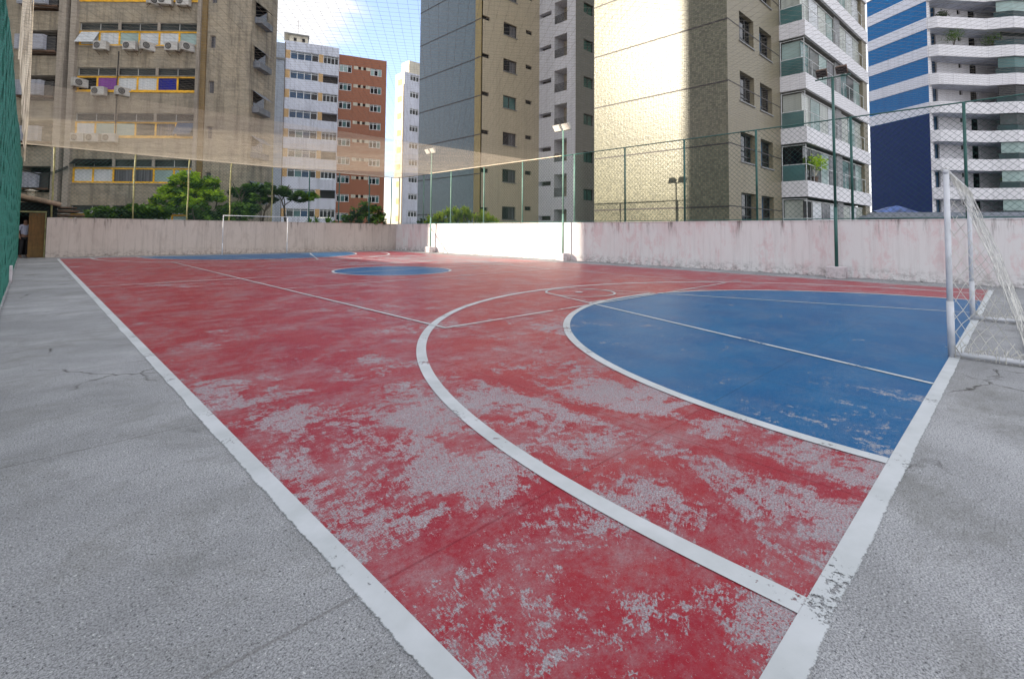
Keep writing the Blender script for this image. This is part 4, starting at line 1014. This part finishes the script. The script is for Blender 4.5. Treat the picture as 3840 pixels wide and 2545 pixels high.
# person standing in the doorway, back half turned
def skin_body(name, verts, edges, radii, mat, parent=None, sub=2):
    me = bpy.data.meshes.new(name); me.from_pydata(verts, edges, []); o = bpy.data.objects.new(name, me); COL.objects.link(o)
    sk = o.modifiers.new('skin', 'SKIN'); ss = o.modifiers.new('sub', 'SUBSURF'); ss.levels = sub; ss.render_levels = sub
    for v, r_ in zip(me.skin_vertices[0].data, radii): v.radius = r_ if hasattr(r_, '__len__') else (r_, r_)
    me.skin_vertices[0].data[0].use_root = True
    me.materials.append(mat)
    if parent: o.parent = parent
    return o
pe = empty('person', (-1.13, 30.72, 0.0), 20, 'person in pale shirt and black trousers standing in the dark doorway', 'person')
V = [(0, 0, 0.95), (0, 0, 1.12), (0, 0.01, 1.30), (0, 0.0, 1.44), (0, -0.01, 1.52), (0, -0.02, 1.60), (0, -0.025, 1.70),
     (0.17, 0, 1.42), (0.22, 0.02, 1.15), (0.20, -0.10, 0.92), (0.19, -0.15, 0.84),
     (-0.17, 0, 1.42), (-0.23, 0.02, 1.15), (-0.20, -0.08, 0.92), (-0.19, -0.12, 0.84),
     (0.09, 0, 0.88), (0.10, -0.01, 0.48), (0.10, 0.03, 0.09), (0.11, -0.12, 0.04),
     (-0.09, 0, 0.88), (-0.11, -0.02, 0.48), (-0.12, 0.03, 0.09), (-0.13, -0.12, 0.04)]
E_ = [(0, 1), (1, 2), (2, 3), (3, 4), (4, 5), (5, 6), (3, 7), (7, 8), (8, 9), (9, 10), (3, 11), (11, 12), (12, 13), (13, 14), (0, 15), (15, 16), (16, 17), (17, 18), (0, 19), (19, 20), (20, 21), (21, 22)]
RR = [(.14, .10), (.13, .09), (.15, .10), (.12, .09), .055, (.075, .09), (.065, .08), .055, .043, .034, .028, .055, .043, .034, .028, .085, .06, .045, .035, .085, .06, .045, .035]
skin_body('body', V, E_, RR, M['skin'], pe)
V2 = [(0, 0, 0.97), (0, 0, 1.15), (0, 0.01, 1.32), (0, 0, 1.45), (0.17, 0, 1.42), (0.215, 0.02, 1.2), (-0.17, 0, 1.42), (-0.225, 0.02, 1.2)]
skin_body('shirt', V2, [(0, 1), (1, 2), (2, 3), (3, 4), (4, 5), (3, 6), (6, 7)], [(.16, .12), (.15, .11), (.17, .12), (.11, .09), .065, .058, .065, .058], M['shirt'], pe)
V3 = [(0, 0, 0.95), (0.09, 0, 0.86), (0.10, -0.01, 0.48), (0.10, 0.03, 0.10), (-0.09, 0, 0.86), (-0.11, -0.02, 0.48), (-0.12, 0.03, 0.10)]
skin_body('trousers', V3, [(0, 1), (1, 2), (2, 3), (0, 4), (4, 5), (5, 6)], [(.155, .12), .10, .075, .062, .10, .075, .062], M['trousers'], pe)
skin_body('hair', [(0, 0.0, 1.63), (0, -0.0, 1.72)], [(0, 1)], [(.085, .085), (.07, .085)], M['hair'], pe)

# ------------------------------------------------------------------ plants
def limb(mb, p, d, ln, r0, depth, tips, rnd, spread=0.6):
    pts = [p]; q = p; dd = d
    for k in range(3):
        dd = (dd+Vector((rnd.uniform(-.25, .25), rnd.uniform(-.25, .25), rnd.uniform(-.05, .2)))).normalized(); q = q+dd*ln/3; pts.append(q)
    mb.tube(pts, [r0, r0*.88, r0*.75, r0*.6], 6, cap=False)
    if depth == 0: tips.append(q); return
    for k in range(rnd.choice((2, 3, 3))):
        nd = (dd+Vector((rnd.uniform(-1, 1), rnd.uniform(-1, 1), rnd.uniform(-.2, .6)))*spread).normalized()
        limb(mb, q, nd, ln*rnd.uniform(.6, .85), r0*.58, depth-1, tips, rnd, spread)
    tips.append(q)
def leaves(mb, c, rad_, n, size, rnd, flat=0.7):
    for _ in range(n):
        u = rnd.random()**0.45
        th, ph = rnd.uniform(0, 2*math.pi), math.acos(rnd.uniform(-1, 1))
        p = Vector((c[0]+rad_*u*math.sin(ph)*math.cos(th), c[1]+rad_*u*math.sin(ph)*math.sin(th), c[2]+rad_*flat*u*math.cos(ph)))
        a_ = Vector((rnd.uniform(-1, 1), rnd.uniform(-1, 1), rnd.uniform(-.5, .5))).normalized(); b_ = a_.cross(Vector((rnd.uniform(-1, 1), rnd.uniform(-1, 1), rnd.uniform(-1, 1)))).normalized()
        s_ = size*rnd.uniform(.6, 1.3)
        mb.poly([p-a_*s_, p+b_*s_*0.42, p+a_*s_, p-b_*s_*0.42])
def tree(name, x, y, h, w_, clumps, leafmats, label, cat='tree', trunk_h=1.2, size=0.13, per=170, seed=1, r0=0.13, spread=0.6, z0=-0.35, group=None, depth=2, stems=1, flat=0.7, crad=0.55):
    rnd = random.Random(seed)
    r = empty(name, (x, y, z0), 0, label, cat, group)
    tb = MB(); tips = []
    for s_ in range(stems):
        ox = (s_-(stems-1)/2)*w_*0.5/max(1, stems)
        limb(tb, Vector((ox, 0, 0)), Vector((rnd.uniform(-.15, .15)+ox*.3, 0, 1)).normalized(), trunk_h, r0, depth, tips, rnd, spread)
    tb.build('trunk', M['bark'], r, smooth=True)
    groups = [MB() for _ in leafmats]
    for (cx, cy, cz, cr) in clumps:
        for q in range(max(10, int(cr*cr*60))):
            th = rnd.uniform(0, 6.28); u = rnd.random()**.5; v = rnd.uniform(-1, 1)
            c = (cx+cr*u*math.cos(th), cy+cr*u*math.sin(th)*.9, cz+cr*.75*v*(1-u*.45))
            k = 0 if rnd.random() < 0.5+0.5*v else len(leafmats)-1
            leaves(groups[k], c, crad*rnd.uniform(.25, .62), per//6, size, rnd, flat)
    # a few thin twigs reach the clumps
    per = per
    tw = MB()
    for (cx, cy, cz, cr) in clumps:
        if tips:
            t_ = min(tips, key=lambda p: (p-Vector((cx, cy, cz))).length); tw.tube([t_, t_.lerp(Vector((cx, cy, cz)), .5)+Vector((0, 0, .1)), (cx, cy, cz)], [r0*.3, r0*.2, r0*.1], 5, cap=False)
    if tw.v: tw.build('branch', M['bark'], r)
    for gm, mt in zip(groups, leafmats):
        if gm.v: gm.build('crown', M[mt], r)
    return r
# big bright tree: clumps in local metres (x right, y away)
def diag(lst, sc=0.90):
    """clumps given along the picture's width, turned to the world's axes"""
    return [(sc*(c[0]*0.716+c[1]*0.698), sc*(-c[0]*0.698+c[1]*0.716), (c[2]-1.36)*sc+1.50, c[3]*sc) for c in lst]
tree('broadleaf_tree', 5.75, 34.0, 5.3, 5, diag([(0.0, 0, 5.05, .5), (-0.6, 0, 4.7, .5), (-1.3, 0, 4.1, .5), (0.8, 0, 4.75, .55), (1.5, 0, 4.7, .4), (-1.9, 0, 3.55, .45), (0, 0, 4.1, .8), (1.2, 0, 4.0, .7), (-1.0, 0, 3.5, .6), (-2.5, 0, 3.0, .4), (2.0, 0, 3.7, .4), (0.8, -.3, 3.2, .7), (-.4, -.2, 3.1, .7), (-1.6, -.2, 2.7, .5)]), ['leaf_bright', 'leaf_mid'],
     'large tree with bright yellow green crown before the old brown block', seed=3, trunk_h=1.5, per=230)
tree('hedge_shrub', 2.7, 36.2, 3, 6, diag([(-2.2, 0, 2.2, .55), (-1.2, 0, 2.5, .7), (0, 0, 2.6, .75), (1.3, 0, 2.6, .8), (-2.9, 0, 1.9, .4), (0.6, -.5, 2.1, .7), (2.3, 0, 2.5, .7), (-1.8, -.4, 1.8, .6)]), ['leaf_mid', 'leaf_dark'],
     'dark green shrub spreading over the wall left of the bright tree', 'shrub', seed=5, trunk_h=0.8, stems=2, r0=.07, per=200)
tree('hedge_shrub', 7.05, 33.0, 3, 5, diag([(-1.2, 0, 2.3, .75), (0, 0, 2.7, .8), (1.1, 0, 2.9, .75), (1.9, 0.1, 2.6, .55), (0.4, -.3, 2.1, .7), (1.6, 0, 1.9, .55), (2.4, 0, 3.0, .3)]), ['leaf_mid', 'leaf_dark'],
     'dark shrub filling the space right below the bright tree', 'shrub', seed=6, trunk_h=0.8, stems=2, r0=.07, per=200)
tree('umbrella_tree', 9.7, 32.4, 4.5, 5, diag([(-2.0, 0, 4.25, .55), (-1.2, 0, 4.35, .6), (-0.4, 0, 4.5, .55), (0.5, 0, 4.3, .65), (1.3, 0, 4.2, .5), (2.2, 0, 3.9, .55), (2.9, 0, 3.85, .5), (-1.0, -.2, 3.7, .6), (-1.6, 0, 3.2, .5), (0.0, 0, 3.8, .5)]), ['leaf_mid', 'leaf_dark'],
     'flat topped dark tree with bare branching stems behind the far goal', seed=11, trunk_h=2.0, spread=0.85, r0=.10, depth=2, stems=3, per=210, flat=.55)
tree('bush', 15.6, 30.9, 3.6, 3, diag([(-1.2, 0, 2.5, .55), (-0.5, 0, 3.0, .65), (0.2, 0, 3.4, .6), (0.8, 0, 3.0, .6), (0, 0, 2.3, .8), (1.1, 0, 2.4, .45), (-1.5, 0, 2.0, .4)]), ['leaf_mid', 'leaf_dark'],
     'rounded dark bush against the red brick block behind the far wall', 'bush', seed=13, trunk_h=1.0, r0=.07, per=170, size=.10)
tree('bush', 21.0, 31.0, 2.6, 2, diag([(-0.4, 0, 2.2, .45), (0.3, 0, 2.5, .45), (0.9, 0, 2.3, .4)]), ['leaf_dark', 'leaf_dark'],
     'low dark bush just left of the spiky yellow green plants', 'bush', seed=14, trunk_h=.8, r0=.05, per=120)
def blades(name, x, y, spots, n, ln, mat, label, cat, seed, z0=-0.35, wd=.045, group=None):
    rnd = random.Random(seed); r = empty(name, (x, y, z0), 0, label, cat, group)
    st = MB(); lf = MB()
    for (sx, sy, sz) in spots:
        st.tube([(sx, sy, 0), (sx+.05, sy, sz)], [.06, .04], 6)
        for _ in range(n):
            th = rnd.uniform(0, 6.28); el = rnd.uniform(.1, 1.35); d = Vector((math.cos(th)*math.cos(el), math.sin(th)*math.cos(el), math.sin(el)))
            s_ = Vector((-math.sin(th), math.cos(th), 0))*wd*rnd.uniform(.7, 1.2); l_ = ln*rnd.uniform(.6, 1.1); p = Vector((sx, sy, sz-.1+rnd.uniform(-.25, .1)))
            m1_ = p+d*l_*.5; e = p+d*l_+Vector((0, 0, -.22*l_))
            lf.quad(p-s_*.6, p+s_*.6, m1_+s_, m1_-s_); lf.poly([m1_-s_, m1_+s_, e])
    st.build('stem', M['bark'], r); lf.build('blades', M[mat], r); return r
ry = random.Random(77)
ysp = []
for q in range(46):
    dx = ry.uniform(-2.6, 2.7); hh = 3.25-0.125*(dx+0.3)**2
    ysp.append((dx*0.716+ry.uniform(-.3, .3), -dx*0.698+ry.uniform(-.3, .3), hh*ry.uniform(0.78, 1.0)))
blades('yucca', 21.6, 27.45, ysp, 46, .70, 'leaf_yucca', 'clump of spiky yellow green plants rising above the bright wall', 'plant', 21, wd=.05)
blades('palm', 13.2, 34.4, [(0, 0, 2.15), (0.3, -.3, 2.3)], 26, .75, 'leaf_mid', 'small dark palm left of the two beside the rounded bush', 'palm', 22, wd=.07, group='small palms behind the far wall')
blades('palm', 14.1, 33.5, [(0, 0, 2.3), (0.3, -.2, 2.2)], 26, .75, 'leaf_mid', 'small dark palm right beside the rounded bush, in front of the brick block', 'palm', 23, wd=.07, group='small palms behind the far wall')
# potted plants on balconies
def potted(x, y, z_, h, wd, mat, label, seed, sticks=0):
    rnd = random.Random(seed); r = empty('potted_plant', (x, y, z_), 0, label, 'potted plant')
    a = MB(); a.tube([(0, 0, 0), (0, 0, .32)], [.14, .19], 10); a.build('pot', M['pot'], r)
    a = MB(); tips = []
    for k in range(6):
        e = Vector((rnd.uniform(-.35, .35)*wd, rnd.uniform(-.2, .2), h*rnd.uniform(.55, .8))); a.tube([(0, 0, .3), e*.5+Vector((0, 0, .15)), e], [.025, .018, .01], 5, cap=False); tips.append(e)
    a.build('stem', M['cream_paint' if sticks else 'bark'], r)
    a = MB()
    for t_ in tips: leaves(a, t_+Vector((0, 0, .1)), .38*wd, 90, .085, rnd)
    a.build('foliage', M[mat], r); return r
yy_ = 9.13+along(9.3)+0.16
potted(23+9.35, yy_, 4.42+0.02, 1.75, 1.5, 'leaf_bright', 'bushy potted tree with pale stems on the lower glazed balcony', 31, 1)
rR = Matrix.Rotation(rad(-33.5), 4, 'Z'); oR = Vector((64.59, 5.97, 0))
def onR(x, y, zz): return rR @ Vector((x, y, zz)) + oR
p = onR(3.2, -0.6, 2.07+2.92*6+1.1); potted(p.x, p.y, p.z-.2, 1.9, 2.2, 'leaf_mid', 'tall climbing plant on a white balcony near the top right, left one', 32)
p = onR(7.3, -1.2, 2.07+2.92*6+1.1); potted(p.x, p.y, p.z-.2, 1.5, 2.6, 'leaf_mid', 'bushy plant on a white balcony near the top right, beside the dark glass bay', 33)
p = onR(1.7, -0.7, 2.07+2.92*7+1.1); potted(p.x, p.y, p.z-.2, .8, 1.4, 'leaf_dark', 'small dark plant at the corner of the topmost white balcony', 34)
p = onR(8.3, -1.6, 2.07+2.92*1+1.1); potted(p.x, p.y, p.z-.2, 1.7, 1.5, 'leaf_bright', 'bright green plant on the low balcony behind the goal', 35, 1)
